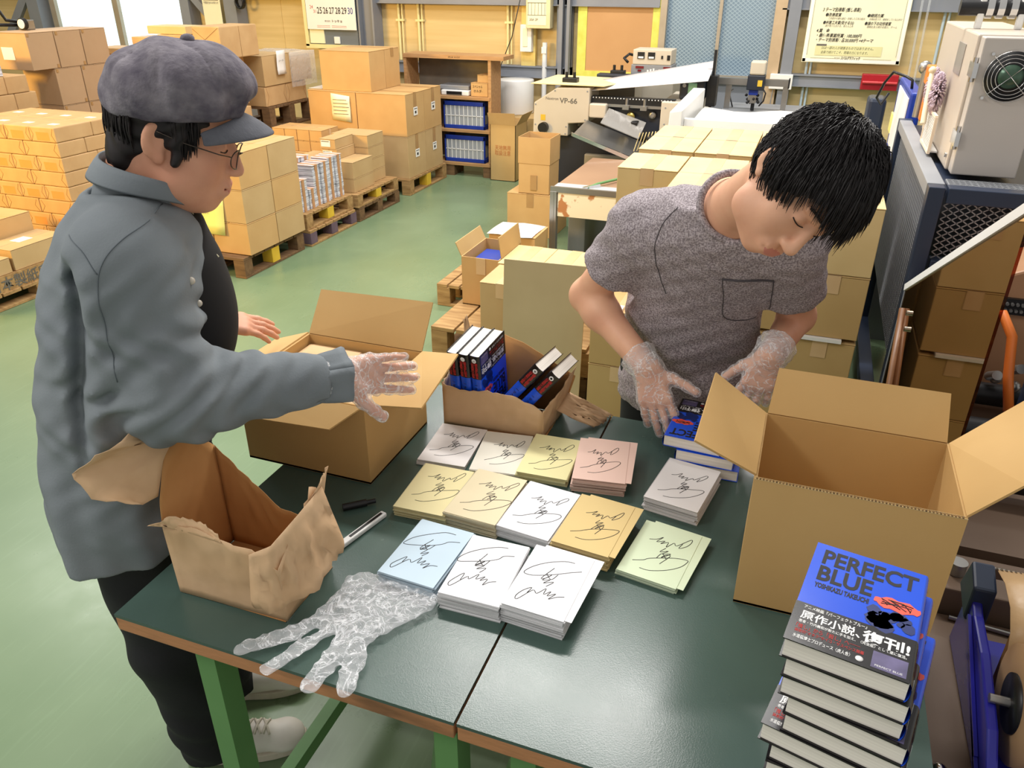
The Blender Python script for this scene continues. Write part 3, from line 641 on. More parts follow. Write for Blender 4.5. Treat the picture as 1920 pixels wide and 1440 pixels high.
# --- L1: tall stack of wrapped reams
pallet(-5.5,-4.58,3.9,4.58,0,'pallet under the tall stack of wrapped paper', h=.135, m=WOODD)
gL = 'wrapped reams in the tall stack'
RA = make_ream(.22,.305,.0965,'x'); RB = make_ream(.305,.222,.0965,'x', patch=False)
for l in range(8):
    z = .136+(7-l)*.0968
    typeA = l%2 == 0
    cols = 4 if typeA else 3; w = .2225 if typeA else .307; d = .307 if typeA else .225; rws = 2 if typeA else 3
    for i in range(cols):
        for j in range(rws):
            if l and i and j: continue
            put(RA if typeA else RB, (-4.6-w/2-i*w+rng.uniform(-.002,.002), 3.92+d/2+j*d, z), 'kraft ream, %s layer, %s row, %s from right, tall stack behind the cap man'%(ORD[l],('front','second','third')[j],('first','second','third','fourth')[i]), gL)
n = MB(); n.grid([[(-5.5+.1*i/2, 3.905-.004*j, .55+.19*j/3) for i in range(3)] for j in range(4)]); n.text('No.', .05, (-5.46,3.89,.58), X1, Z1, 1, .05)
tag(n.obj('delivery_note', [PAPERY, INK], solid=.0006), 'yellow note on the front of the tall wrapped stack at the left edge', 'note')
# --- L2 and L3 behind it
gL2 = 'wrapped reams beside the brown cartons'
RC = make_ream(.3,.19,.125,'x', patch=False)
for l in range(4):
    for j in range(4):
        put(RC, (-5.85, 4.79-.095-j*.193+(.05 if l%2 else 0)-.05, 1.115-(l+1)*.1262), 'kraft wrapped ream, %s layer, %s place in the stack left of the brown cartons'%(ORD[l],('first','second','third','fourth')[j]), gL2)
tag(MB().box(-6.1,-5.6,4.1,4.86,0,.6).obj('cardboard_carton', CARDD, bevel=.003), 'long carton under the wrapped stack left of the brown cartons', 'box')
gL3 = 'brown cartons by the bright window'
tag(MB().box(-6.1,-5.6,4.91,5.5,0,.575).obj('cardboard_carton', CARDD, bevel=.003), 'long carton under the brown cartons by the window', 'box')
BST = mat('brown_carton', (188,158,124), (178,148,114), rough=.75, scale=4)
for l, (a, b, off) in enumerate(((.577,.846,.1),(.848,1.126,.1),(1.128,1.397,-.09))):
    for j in range(2 if l < 2 else 3):
        y0 = 4.91+off+j*.262-(.0 if l < 2 else 0)
        o = carton(-6.05,-5.7,y0,y0+.255,a,b,'brown stapled carton by the window, %s level, %s from the near end'%(('bottom','middle','top')[l],('first','second','third')[j]),gL3,BST)
        if l == 2 and j == 0: MB().box(-5.98,-5.86,y0-.0025,y0-.001,1.2,1.29).obj('shipping_label', PAPER, o)
        g = MB().box(-5.7,-5.697,y0+.01,y0+.03,b-.03,b-.004).box(-5.7,-5.697,y0+.225,y0+.245,a+.004,a+.03); g.obj('corner_staple_patch', TAPED, o)
bundle(-5.95,-5.72,4.42,4.56,1.117,1.27,'grey banded pile on the wrapped stack at the left edge')
ga = empty('pressure_gauge', (-6.5,5.35,1.36), 'round dial gauge with black hoses on the brown cartons at upper left', 'gauge')
MB().cyl((-5.93,5.01,1.445),(-5.93,5.04,1.445),.042).obj('gauge_rim', BLACK, ga)
MB().cyl((-5.93,5.005,1.445),(-5.93,5.01,1.445),.034).obj('gauge_face', PAPER, ga)
MB().box(-6.02,-5.94,5.05,5.14,1.398,1.47).obj('valve_block', STEEL, ga, bevel=.006)
g = MB(); g.tube([(-6.02,5.1,1.45),(-6.07,5.0,1.47),(-6.09,4.97,1.55),(-6.12,4.93,1.56),(-6.14,4.9,1.45),(-6.1,4.8,1.43)], .012, 8); g.tube([(-6.02,5.1,1.43),(-6.1,4.9,1.44),(-6.15,4.7,1.47)], .012, 8); g.obj('rubber_hose', BLACK, ga)
# --- L4: orange-lit wrapped stacks behind the cap
gL4 = 'wrapped reams behind the cap'
RD = make_ream(.27,.4,.131,'x', patch=False); RE = make_ream(.36,.3,.131,'x', patch=False)
for l in range(6):
    z = 1.174-(l+1)*.1315; w = .273 if l%2 == 0 else .363
    for i in range(5 if l%2 == 0 else 4):
        put(RD if l%2 == 0 else RE, (-6.07+w/2+i*w, 5.68+(.2 if l%2 == 0 else .15), z), 'large kraft ream, %s layer, %s from left in the stack behind the cap'%(ORD[l],('first','second','third','fourth','fifth')[i]), gL4)
tag(MB().box(-6.07,-4.63,5.7,6.05,0,.38).obj('cardboard_carton', CARDD, bevel=.003), 'long carton under the large reams behind the cap', 'box')
for k, (a, b, c2, d, z0, z1, lb, mm) in enumerate([(-6.0,-5.62,5.72,6.0,1.1745,1.225,'thin flat box on the large reams, leftmost on top',CARDO),(-5.6,-5.3,5.7,6.0,1.1745,1.245,'wrapped packet left of the cap crown on the large reams',KRAFT),(-5.58,-5.3,5.75,6.0,1.246,1.32,'plain packet above the wrapped packet by the cap crown',KRAFT),(-5.295,-4.9,5.72,6.02,1.1745,1.275,'wrapped packet right of the cap crown',KRAFT),(-5.29,-4.9,5.74,6.0,1.276,1.345,'second packet high on the large reams',KRAFT),(-5.4,-5.0,5.76,6.0,1.346,1.41,'flat topmost box high on the large reams',CARDL)]):
    tag(MB().box(a,b,c2,d,z0,z1-.001).obj('paper_packet', mm, bevel=.005), lb, 'packet', 'packets on the large reams')
big = tag(MB().box(-4.87,-4.6,5.68,6.17,1.1745,1.42).obj('paper_packet', KRAFT, bevel=.008), 'big wrapped packet at the right end of the large reams', 'packet', 'packets on the large reams')
MB().tube([(-4.86,5.678,1.4),(-4.75,5.678,1.32),(-4.61,5.678,1.41)], .0012, 5).tube([(-4.599,5.93,1.18),(-4.599,5.93,1.415)], .0012, 5).obj('fold_shade_line', KRAFTD, big)  # shading of the paper folds, drawn as thin dark tubes
# --- L5: wrapped goods on a raised pallet, partly under clear film
tag(MB().box(-5.2,-4.6,6.2,6.95,0,.53).obj('cardboard_carton', CARDD, bevel=.003), 'long carton under the raised dark pallet', 'box')
pallet(-5.2,-4.6,6.2,6.9,.531,'dark raised pallet under the film covered goods', h=.2, m=WOODD)
RF = make_ream(.32,.3,.17,'x', patch=False)
for j in range(2): put(RF, (-4.75-.02, 6.2+.16+j*.325, .733), 'kraft parcel on the raised dark pallet, %s one'%('near','far')[j], 'parcels on the raised pallet', rot=PI/2)
carton(-5.1,-4.61,6.12+.08,6.62,.905,1.16,'plain carton behind the cap brim on the raised pallet','parcels on the raised pallet',CARD)
carton(-5.1,-4.61,6.63,6.95,.905,1.13,'carton covered by crinkled clear film on the raised pallet','parcels on the raised pallet',CARD)
g = MB(); g.grid([[(-4.59-.52*max(0,(i-4)/5) , 6.58+.42*j/10, (.86+.29*min(i,4)/4 if i < 5 else 1.155)+.012*noise.noise((i*.9,j*.8,3))) for j in range(11)] for i in range(10)])
tag(g.obj('plastic_film', film('crinkled_film', (225,225,225), .15, .8, 1.0, 18)), 'crinkled clear plastic film draped over the far carton', 'film')
n = MB(); n.grid([[(-4.585-.004*math.sin(j), 6.38+.13*i/3, .99+.2*j/5) for i in range(4)] for j in range(6)]); n.text('シール', .02, (-4.575,6.4,1.1), (0,1,0), Z1, 1, .07)
tag(n.obj('delivery_note', [PAPER, INKG], solid=.0006), 'white curled paper hanging from the carton behind the cap brim', 'note')
# ------------------------------------------------------------------ numbered press line at the back
vp = empty('printing_machine', (-1.6,6.7,0), 'beige feeding machine lettered VP-66 with black knob and tilted tray', 'machine')
y = 6.3
pl = [(-2.125,y,.645),(-1.828,y,.643),(-1.828,y,.74),(-1.662,y,.757),(-1.66,y,1.017),(-1.93,y,1.008),(-2.12,y,.888)]
MB().prism(pl, (0,.3,0)).obj('side_cover', BEIGE, vp, bevel=.008)
MB().text('Nextron', .03, (-2.02,y-.001,.915), X1, Z1, 0, .105, bold=.01).text('VP-66', .055, (-1.905,y-.001,.895), X1, Z1, 0, .145, bold=.02).obj('machine_lettering', INKG, vp)
for x, z in ((-2.105,.875),(-1.945,.985),(-1.68,.99),(-1.69,.775),(-2.105,.72),(-1.845,.715),(-1.85,.66)): MB().cyl((x,y-.003,z),(x,y,z),.006).obj('cover_screw', GREYP, vp)
MB().cyl((-2.03,y-.045,.703),(-2.03,y,.703),.04,n=28).obj('hand_knob', BLACK, vp, bevel=.004)
MB().box(-2.06,-2.02,y-.002,y,.755,.80).obj('warning_sticker', YPAINT, vp)
MB().box(-2.06,-.82,6.42,7.05,.02,.64).obj('base_cabinet', DARKP, vp, bevel=.006)
MB().box(-1.7,-1.2,6.36,6.415,.1,.5).obj('base_door', BEIGED, vp, bevel=.01)
MB().box(-1.55,-1.08,6.4,6.44,.645,.9).obj('front_plate', DARKP, vp)
MB().box(-1.655,-1.52,6.28,6.45,.80,.905).obj('end_housing', BEIGE, vp, bevel=.01)
g = MB(); g.box(-1.655,-1.0,6.34,6.4,.905,.955,0)
for i in range(26): g.ball((-1.64+i*.0245,6.338,.945), .005, 8, 1)
g.obj('bead_rail', [BLACK, WHITEP], vp)
MB().box(-1.6,-1.05,6.33,6.4,.882,.903).obj('chrome_rail', STEEL, vp)
for x in (-1.5,-1.17): MB().lathe([(.012,0),(.028,0),(.028,.012),(.012,.012)], (x,6.37,.83), 20, 0, 'y').obj('clamp_ring', STEEL, vp)
MB().lathe([(.006,0),(.034,0),(.036,.01),(.03,.02)], (-1.34,6.36,.81), 24, 0, 'y').obj('pressure_dial', mat('brass', (190,170,96), (170,150,80), rough=.3, metal=.8), vp)
MB().lathe([(.004,0),(.026,0),(.03,.012),(.02,.03)], (-1.31,6.33,.75), 18, 0, 'y').obj('adjuster_knob', CHROME, vp)
for x in (-1.37,-1.23): MB().cyl((x,6.34,.87),(x,6.34,.95),.012).box(x-.025,x+.025,6.3,6.34,.87,.9).obj('feed_clamp', STEEL, vp)
MB().box(-1.095,-.815,6.3,6.95,.5,.945).obj('end_cabinet', BEIGE, vp, bevel=.008)
for x, z in ((-1.06,.9),(-.85,.9),(-1.06,.78),(-.85,.78)): MB().cyl((x,6.297,z),(x,6.3,z),.006).obj('cabinet_screw', GREYP, vp)
MB().box(-.99,-.8,6.45,6.7,.948,1.1).obj('control_head', DARKP, vp, bevel=.012)
g = MB(); g.cyl((-.955,6.445,1.05),(-.955,6.45,1.05),.014).cyl((-.83,6.445,1.02),(-.83,6.45,1.02),.014); g.obj('head_button', STEEL, vp)
MB().box(-.925,-.86,6.446,6.449,.985,1.07).obj('head_screen', mat('screen_green', (150,196,170), (124,176,148), rough=.3), vp)
MB().box(-.79,-.72,6.5,6.62,.9,1.12).box(-.77,-.75,6.55,6.57,.6,1.3).obj('cable_bracket', BLACK, vp)
MB().grid([[(-1.72+.95*i/6, 6.35+.38*j/4*(1-.0*i), .985+.115*i/6+.07*j/4*(i/6)+.01*j) for j in range(5)] for i in range(7)]).obj('white_feed_sheet', mat('feed_sheet', (226,224,226), (214,212,214), rough=.3, scale=2), vp, solid=.004)
MB().prism([(-2.14,6.28,1.03),(-1.55,6.3,1.03),(-1.4,6.85,1.03),(-2.12,6.93,1.03)], (0,0,.006)).obj('feed_board', mat('feed_board', (234,216,164), (226,206,152), rough=.6), vp)
MB().box(-1.9,-1.4,6.75,7.04,.66,1.02).obj('rear_feeder', BEIGED, vp)
for i, (x, yy, z) in enumerate(((-1.87,6.42,1.035),(-1.62,7.0,1.045))):
    g = MB(); g.box(x-.055,x+.065,yy,yy+.08,z-.02,z+.035)
    g.cyl((x-.03,yy+.04,z+.03),(x-.03,yy+.04,z+.075),.012).cyl((x+.035,yy+.04,z+.03),(x+.035,yy+.04,z+.075),.012); g.obj('top_clamp', BLACK, vp, bevel=.005)
MB().box(-1.78,-1.42,6.95,7.05,1.0,1.055).obj('guide_bar', DARKP, vp, bevel=.01)
g = MB(); g.hexa([(-1.67,5.9,.725),(-1.12,5.9,.55),(-1.12,6.28,.6),(-1.67,6.28,.77),(-1.67,5.9,.735),(-1.12,5.9,.56),(-1.12,6.28,.61),(-1.67,6.28,.78)])
g.obj('output_tray', STEEL, vp)
MB().hexa([(-1.68,5.885,.723),(-1.11,5.885,.535),(-1.11,5.899,.535),(-1.68,5.899,.723),(-1.68,5.885,.748),(-1.11,5.885,.565),(-1.11,5.899,.565),(-1.68,5.899,.748)]).obj('tray_edge', CHROME, vp)
MB().hexa([(-1.5,6.05,.80),(-1.2,6.05,.70),(-1.2,6.3,.78),(-1.5,6.3,.87),(-1.5,6.05,.806),(-1.2,6.05,.706),(-1.2,6.3,.786),(-1.5,6.3,.876)]).obj('acrylic_cover', film('smoky_acrylic', (170,166,160), .08, .7, .2, 6), vp)
g = MB()
for i in range(7): g.bar((-1.22+i*.02,6.0+.02*i,.62),(-1.2+i*.02,6.1+.02*i,.74),.006,.006)
g.obj('delivery_finger', mat('brass_wire', (188,168,120), (170,150,100), rough=.35, metal=.7), vp)
MB().box(-1.14,-1.06,6.05,6.2,.6,.72).box(-1.3,-1.25,6.2,6.28,.72,.8).obj('delivery_motor', BLACK, vp, bevel=.006)
# control boxes on a rear shelf
cs = tag(MB().box(-1.6,-1.15,7.12,7.5,.0,.985).obj('instrument_stand', BEIGED, bevel=.005), 'plain stand behind the feeding machine under the two instruments', 'stand')
for i, (z0, z1, xa, xb, m) in enumerate(((.99,1.115,-1.54,-1.19,GREYP),(1.116,1.235,-1.53,-1.2,BEIGE))):
    c = empty('control_unit', ((xa+xb)/2,7.3,z0), ['lower grey control unit with red displays behind the feeding machine','upper beige control unit with two dials and switches behind the feeding machine'][i], 'control unit', 'stacked control units')
    MB().box(xa,xb,7.2,7.45,z0,z1).obj('housing', m, c, bevel=.005)
    g = MB()
    if i:
        for x in (-1.49,-1.4): g.box(x,x+.06,7.195,7.2,z0+.045,z1-.02,1); g.box(x+.008,x+.052,7.193,7.195,z0+.05,z0+.065,2)
        g.box(-1.285,-1.27,7.195,7.2,z0+.05,z0+.075,1); g.box(-1.235,-1.21,7.195,7.2,z0+.04,z0+.08,1)
    else:
        g.box(-1.5,-1.43,7.195,7.2,z1-.03,z1-.012,0); g.box(-1.26,-1.2,7.195,7.2,z1-.03,z1-.012,0); g.box(-1.48,-1.45,7.195,7.2,z1-.055,z1-.04,0)
        for k in range(6): g.cyl((-1.5+k*.045,7.19,z0+.03),(-1.5+k*.045,7.2,z0+.03),.009,mi=1)
        for k in range(5): g.box(-1.4+k*.025,-1.385+k*.025,7.196,7.2,z0+.06+.008*(k%2),z0+.085+.006*(k%3),2)
    g.obj('control_panel', [mat('red_display', (120,30,34), (100,24,28), rough=.3), BLACK, WHITEP], c)
MB().tube([(-1.5,7.3,1.17),(-1.58,7.28,1.19),(-1.61,7.22,1.16),(-1.57,7.2,1.13)], .012, 6).obj('cable', BLACK, c)
# gantry head and rail under the wired window
ga = empty('inkjet_gantry', (-.5,6.9,0), 'printing head with blue part on an aluminium rail under the wired window', 'machine')
MB().box(-.82,-.21,6.9,6.95,1.02,1.07).obj('aluminium_rail', STEEL, ga)
MB().box(-.215,-.205,6.88,6.97,1.01,1.08).obj('rail_end', BLACK, ga)
MB().box(-.51,-.395,6.78,6.9,1.11,1.21).obj('head_cover', BEIGE, ga, bevel=.012)
MB().box(-.52,-.39,6.77,6.898,1.0,1.109).obj('head_body', DARKP, ga, bevel=.006)
MB().box(-.44,-.405,6.766,6.77,1.03,1.075).obj('warning_sticker', YPAINT, ga)
MB().box(-.5,-.43,6.8,6.88,.96,.999).obj('blue_clamp', BLUEP, ga, bevel=.004)
MB().box(-.5,-.44,6.8,6.88,.9,.96).obj('nozzle_block', STEEL, ga)
g = MB()
for k in range(14): g.ball((-.52+.11*rng.random(),6.79+.05*rng.random(),.89+.1*rng.random()), .012, 8)
g.cyl((-.46,6.84,.84),(-.46,6.84,.9),.014); g.obj('nozzle_fittings', BLACK, ga)
MB().tube([(-.4,6.8,1.02),(-.37,6.78,.98),(-.38,6.8,.92),(-.41,6.82,.88)], .006, 6).obj('hose', BLACK, ga)
for x in (-.69,-.25): MB().box(x,x+.04,6.905,6.945,.836,1.02).obj('post', STEEL, ga)
MB().box(-.7,.0,6.5,7.3,.8,.835).obj('machine_bed', GREYP, ga, bevel=.004)
for x, yy in ((-.69,6.52),(-.05,6.52),(-.69,7.25),(-.05,7.25)): MB().box(x,x+.05,yy,yy+.05,0,.8).obj('leg', GREYP, ga)
MB().tube([(-.66,7.2,.95),(-.68,7.1,.94),(-.63,7.0,.84)], .006, 6).obj('cable', BLACK, ga)
# white tray table
wt = empty('delivery_tray', (-.35,5.5,0), 'white delivery tray with raised end panel and paper behind the tall cartons', 'tray')
MB().hexa([(-.835,5.1,.9),(-.755,5.12,.9),(-.71,5.75,.9),(-.79,5.75,.9),(-.83,5.1,1.05),(-.755,5.12,1.06),(-.71,5.75,1.12),(-.79,5.75,1.12)]).obj('end_panel', WHITEP, wt, bevel=.005)
MB().box(-.75,.15,5.18,5.215,.9,1.005).obj('front_panel', WHITEP, wt, bevel=.005)
MB().box(-.75,.15,5.22,5.8,.9,.93).obj('bed', WHITEP, wt)
MB().grid([[(-.7+.8*i/8, 5.25+.5*j/4, .99+.012*math.sin(i*1.1+j*.5)) for j in range(5)] for i in range(9)]).obj('paper_web', PAPER, wt, solid=.002)
MB().box(.06,.12,5.23,5.29,.94,1.1).obj('corner_post', WHITEP, wt, bevel=.005)
for x in (-.73,.1): MB().box(x,x+.04,5.22,5.26,0,.9).obj('leg', STEEL, wt)
# aluminium frame table
at = empty('aluminium_table', (-1.2,5.4,0), 'aluminium framed table with brown top and scuffed front board', 'table')
MB().box(-1.5,-.8,4.87,5.87,.565,.578).obj('tabletop', mat('brown_laminate', (170,136,108), (158,124,98), rough=.35, scale=2), at)
MB().box(-1.5,-.8,4.872,4.99,.579,.583).obj('acrylic_strip', GLASSY, at)
MB().box(-1.51,-.8,4.845,4.868,.555,.59).obj('front_rail', STEEL, at)
sf = mat('scuffed_board', (234,220,188), (180,122,74), rough=.6, scale=9, contrast=(.56,.6), detail=6)
MB().box(-1.46,-.8,4.85,4.866,.4,.553).obj('front_board', sf, at)
for x, yy in ((-1.51,4.84),(-.84,4.84),(-1.51,5.82),(-.84,5.82)):
    g = MB(); g.box(x,x+.045,yy,yy+.045,0,.56); g.box(x+.018,x+.027,yy-.002,yy,0,.56); g.obj('leg', STEEL, at, bevel=.003)
MB().tube([(-1.28,4.9,.587),(-1.23,4.98,.6),(-1.12,5.2,.6),(-1.02,5.3,.62)], .009, 8).obj('air_hose', GREENP, at)
g = MB(); g.bar((-1.3,4.88,.585),(-1.22,4.98,.592),.02,.02); g.obj('latch', CHROME, at)
yt = empty('yellow_trolley', (-1.05,5.2,0), 'yellow framed trolley half hidden under the aluminium table', 'trolley')
MB().box(-1.14,-1.11,5.1,5.13,0,.5).box(-1.14,-.85,5.1,5.13,.47,.5).box(-1.14,-.85,5.1,5.4,.04,.08).obj('frame', YELLOWP, yt)
MB().box(-1.1,-.87,5.14,5.4,.08,.4).obj('green_bin', GREENP, yt, bevel=.01)
MB().cyl((-1.2,5.05,.04),(-1.16,5.05,.04),.04).obj('caster', BLACK, yt)
tag(MB().box(-1.44,-1.32,5.05,5.7,.01,.4).obj('grey_cabinet', GREYP, bevel=.006), 'low grey cabinet under the aluminium table', 'cabinet')

# ------------------------------------------------------------------ mesh guarded machine on the right
en = empty('machine_guard', (.75,3.6,0), 'dark blue mesh guard cage to the right of the tall cartons', 'guard')
zt = 1.185
g = MB()
for a in ((.4,.45,2.9,2.95,.1,zt),(.4,.46,4.34,4.4,.1,zt),(1.2,1.26,2.9,2.96,.1,zt),(.4,.46,2.96,4.34,.9-.78,.17),(.46,1.2,2.9,2.96,.9,.94),(.46,1.2,2.9,2.96,zt-.05,zt),(.46,1.2,2.9,2.96,.1,.16)): g.box(*a)
g.obj('cage_frame', NAVY, en, bevel=.003)
MB().box(.4,.455,2.965,4.335,zt-.045,zt).obj('top_rail', GREYP, en, bevel=.003)
MB().box(.46,1.25,2.965,4.34,zt-.04,zt-.02).obj('cage_roof', NAVY, en)
def mesh_panel(g, o, u, v, nu, nv, t):      # woven grid between o, o+u, o+v
    o, u, v = Vector(o), Vector(u), Vector(v)
    for i in range(nu+1): g.bar(o+u*i/nu, o+u*i/nu+v, t, t)
    for j in range(nv+1): g.bar(o+v*j/nv, o+v*j/nv+u, t, t)
g = MB(); mesh_panel(g,(.425,2.97,.5),(0,1.36,0),(0,0,.63),64,40,.0065); g.obj('perforated_panel', GREYP, en)
g = MB(); mesh_panel(g,(.47,2.97,zt-.008),(.72,0,0),(0,.1,0),40,6,.006); g.obj('top_mesh', GREYP, en)
def diamonds(g, x0, x1, z0, z1, yy, pitch, r):
    for s in (1,-1):
        k = -40
        while k < 60:
            pts = []
            c0 = x0+k*pitch
            for t in np.linspace(0,1,2):
                z = z0+(z1-z0)*t; x = c0+s*(z-z0)*1.5; pts.append((x,z))
            (xa,za),(xb,zb) = pts
            if xa > xb: (xa,za),(xb,zb) = (xb,zb),(xa,za)
            if xb > x0 and xa < x1:
                def at_(x): return za+(zb-za)*(x-xa)/(xb-xa)
                a = max(xa,x0); b = min(xb,x1)
                g.bar((a,yy,at_(a)),(b,yy,at_(b)),r,r)
            k += 1
MESHW = mat('mesh_wire', (150,150,152), (130,130,134), rough=.4, metal=.5)
g = MB(); diamonds(g,.46,1.2,.94,zt-.05,2.93,.034,.0035); g.obj('diamond_mesh', MESHW, en)
g = MB(); diamonds(g,.46,1.2,.5,.9,2.93,.034,.0035); g.obj('diamond_mesh', MESHW, en)
MB().box(.62,1.2,3.1,4.3,.1,1.1).obj('inner_body', DARKP, en)
# steel head cabinet with fan
hc = empty('cabinet_unit', (.58,3.6,zt), 'pale steel cabinet with round fan standing on the mesh cage', 'cabinet')
MB().box(.475,.69,3.2,4.1,zt+.001,1.63).obj('housing', mat('pale_steel', (206,194,180), (196,184,170), rough=.35, metal=.25, scale=2), hc, bevel=.006)
MB().box(.485,.685,3.12,3.195,zt+.002,1.625).obj('door', mat('door_steel', (202,194,186), (192,184,176), rough=.35, metal=.25, scale=2), hc, bevel=.004)
fx, fz, fy = .585, 1.51, 3.118
MB().lathe([(.02,0),(.076,0),(.076,.012),(.02,.012)], (fx,fy-.004,fz), 32, 0, 'y').obj('fan_housing', BLACK, hc)
g = MB()
for rr in (.044,.056,.067,.078): g.tube([(fx+rr*math.cos(a*PI/16),fy-.014,fz+rr*math.sin(a*PI/16)) for a in range(32)], .0014, 6, closed=True)
for a in range(4):
    an = PI/4+a*PI/2; g.tube([(fx,fy-.016,fz),(fx+.095*math.cos(an),fy-.012,fz+.095*math.sin(an))], .0014, 6); g.cyl((fx+.095*math.cos(an),fy-.016,fz+.095*math.sin(an)),(fx+.095*math.cos(an),fy,fz+.095*math.sin(an)),.005,n=10)
g.obj('fan_guard', CHROME, hc)
MB().lathe([(.001,0),(.036,0),(.038,.006)], (fx,fy-.012,fz), 24, 0, 'y').obj('fan_hub', mat('fan_hub_green', (84,110,92), (60,84,68), rough=.25, metal=.4, scale=40), hc)
for z0, z1 in ((1.487,1.563),(1.268,1.345)):
    MB().cyl((.478,3.14,z0),(.478,3.14,z1),.008).box(.47,.484,3.1,3.2,z0+.015,z1-.015).obj('hinge', CHROME, hc)
MB().cyl((.468,3.23,1.232),(.474,3.23,1.232),.008).obj('bolt', CHROME, hc)
MB().box(.472,.476,3.39,3.56,1.48,1.585).obj('panel_plate', mat('brushed_plate', (168,162,158), (150,144,140), rough=.3, metal=.5), hc)
g = MB()
for x in (.5,.63): MB().box(x,x+.022,3.5,3.53,1.63,1.78).obj('roller_bracket', WHITEP, hc, bevel=.004)
g = MB(); g.cyl((.44,3.52,1.7),(.66,3.52,1.7),.028,mi=0)
for x in (.525,.56,.6): g.cyl((x,3.52,1.7),(x+.022,3.52,1.7),.036,mi=1)
g.obj('roller', [BLACK, CHROME], hc)
# duster in a wire basket hanging on the cabinet's left side
du = empty('hand_duster', (.445,3.6,1.3), 'cream handled duster with mauve fluffy head in a holder on the steel cabinet', 'duster')
MB().cyl((.418,3.6,1.28),(.418,3.69,1.46),.011,.009).ball((.418,3.69,1.47), .014).obj('handle', mat('cream_plastic', (228,214,186), (218,204,174), rough=.4), du)
FL = mat('mauve_fluff', (206,186,196), (178,158,170), rough=.95, scale=60, bump=.8, bscale=90)
for i, (cy, w) in enumerate(((3.76,.06),(3.58,.062))):
    g = MB(); c = Vector((.44,cy,1.4))
    for k in range(420):
        u = Vector((rng.gauss(0,1),rng.gauss(0,1),rng.gauss(0,1))).normalized(); p = c+Vector((u.x*.018,u.y*w*.8,u.z*.07))
        g.tube([p*.5+c*.5, p+u*.006, p+u*.011+Vector((0,0,-.004))], [.004,.003,.001], 4)
    g.obj('fluff', FL, du)
hb = empty('wire_holder', (.45,3.55,1.19), 'cream mesh pocket holding the duster on the steel cabinet', 'holder')
g = MB(); za, zb = 1.2, 1.33
for a in (((.44,3.43,za),(.44,3.72,za)),((.44,3.43,zb),(.44,3.72,zb)),((.44,3.43,za),(.44,3.43,zb)),((.44,3.72,za),(.44,3.72,zb))): g.bar(a[0],a[1],.01,.01)
g.obj('rim', mat('cream_frame', (232,216,196), (224,206,184), rough=.5), hb)
g = MB(); mesh_panel(g,(.44,3.43,za),(0,.29,0),(0,0,zb-za),30,16,.002); g.obj('mesh', WHITEP, hb)
MB().box(.445,.471,3.44,3.71,za,za+.006).obj('shelf', WHITEP, hb)
# things hanging behind the cage
bo = empty('plastic_board', (.42,4.9,.8), 'blue plastic panel with white papers behind the mesh cage', 'panel')
MB().box(.44,.5,4.5,5.25,.75,1.29).obj('board', BLUEP, bo, bevel=.01)
MB().box(.432,.438,4.52,5.1,.95,1.26).obj('paper', PAPER, bo)
MB().box(.43,.44,5.1,5.24,1.0,1.1).obj('paper', PAPERY, bo)
MB().box(.44,.6,4.45,5.3,0,.749).obj('stand', GREYP, bo)
g = MB(); g.tube([(.455,4.68,1.288),(.45,4.68,1.33),(.42,4.7,1.345),(.36,4.75,1.36),(.33,4.8,1.3),(.31,4.85,1.22),(.34,4.9,1.18),(.37,4.9,1.24)], .007, 8); tag(g.obj('looped_cable', BLACK), 'black looped cable above the blue panel behind the cage', 'cable')
tag(MB().box(.33,.37,5.38,5.42,0,.91).box(.3,.4,5.3,5.5,.9,1.16).obj('blue_canister', NAVY, bevel=.02), 'dark blue canister below the looped cable', 'canister')
tag(MB().box(.46,.5,4.2,4.3,1.36,1.44).box(.47,.5,4.22,4.28,1.2,1.36).obj('orange_clamp', mat('orange_plastic', (230,130,40), (220,118,30), rough=.4), bevel=.006), 'orange clamp on the machine behind the duster', 'clamp')
tag(MB().cyl((.47,4.35,1.2),(.47,4.35,1.42),.02).ball((.46,4.36,1.42),.03).obj('steel_fitting', STEEL), 'steel fitting beside the orange clamp behind the duster', 'fitting')
# amber guarded press in front of the cage
pr = empty('press_machine', (.8,2.2,0), 'brown press machine behind a sloping amber acrylic guard at right', 'machine')
BR = mat('press_brown', (120,100,84), (104,86,72), rough=.4, metal=.2, scale=3)
BRD = mat('press_dark', (58,48,42), (46,38,34), rough=.5, scale=3)
MB().box(.43,1.3,1.66,2.84,0,.5).obj('base', BRD, pr)
MB().prism([(.47,2.62,.5),(1.3,2.62,.5),(1.3,2.62,1.2),(.8,2.62,1.08),(.47,2.62,.93)], (0,.22,0)).obj('rear_body', mat('press_tan', (176,132,98), (160,118,86), rough=.5, scale=3), pr, bevel=.008)
MB().box(.47,1.3,1.75,2.6,.501,.6).obj('bed', BR, pr)
for yy in (2.0,2.25,2.5): MB().cyl((.47,yy,.66),(1.0,yy,.66),.035).obj('roller', BLACK, pr)
for k in range(6): MB().cyl((.47+.055*k,2.5,.72+.03*(k%3)),(.47+.055*k,2.42,.76+.03*(k%3)),.014).ball((.48+.055*k,2.47,.71+.02*(k%2)),.018).obj('fitting', STEEL, pr)
g = MB()
for k in range(22):
    for j in range(2): g.cyl((.48+k*.014,2.595,.9+.02*j),(.48+k*.014,2.61,.9+.02*j),.005,n=8)
g.obj('rail_studs', STEEL, pr)
MB().box(.475,.8,2.605,2.62,.885,.935).obj('punched_rail', BLACK, pr)
MB().tube([(.57,2.45,.93),(.60,2.42,.95),(.63,2.38,.9),(.64,2.34,.8),(.66,2.3,.7)], .014, 10).obj('orange_hose', mat('orange_rubber', (222,120,50), (206,108,40), rough=.4), pr)
MB().box(.47,.52,2.614,2.619,.79,.82).obj('warning_sticker', YPAINT, pr)
MB().box(.7,.76,2.3,2.4,.6,1.2).obj('upright', NAVY, pr)
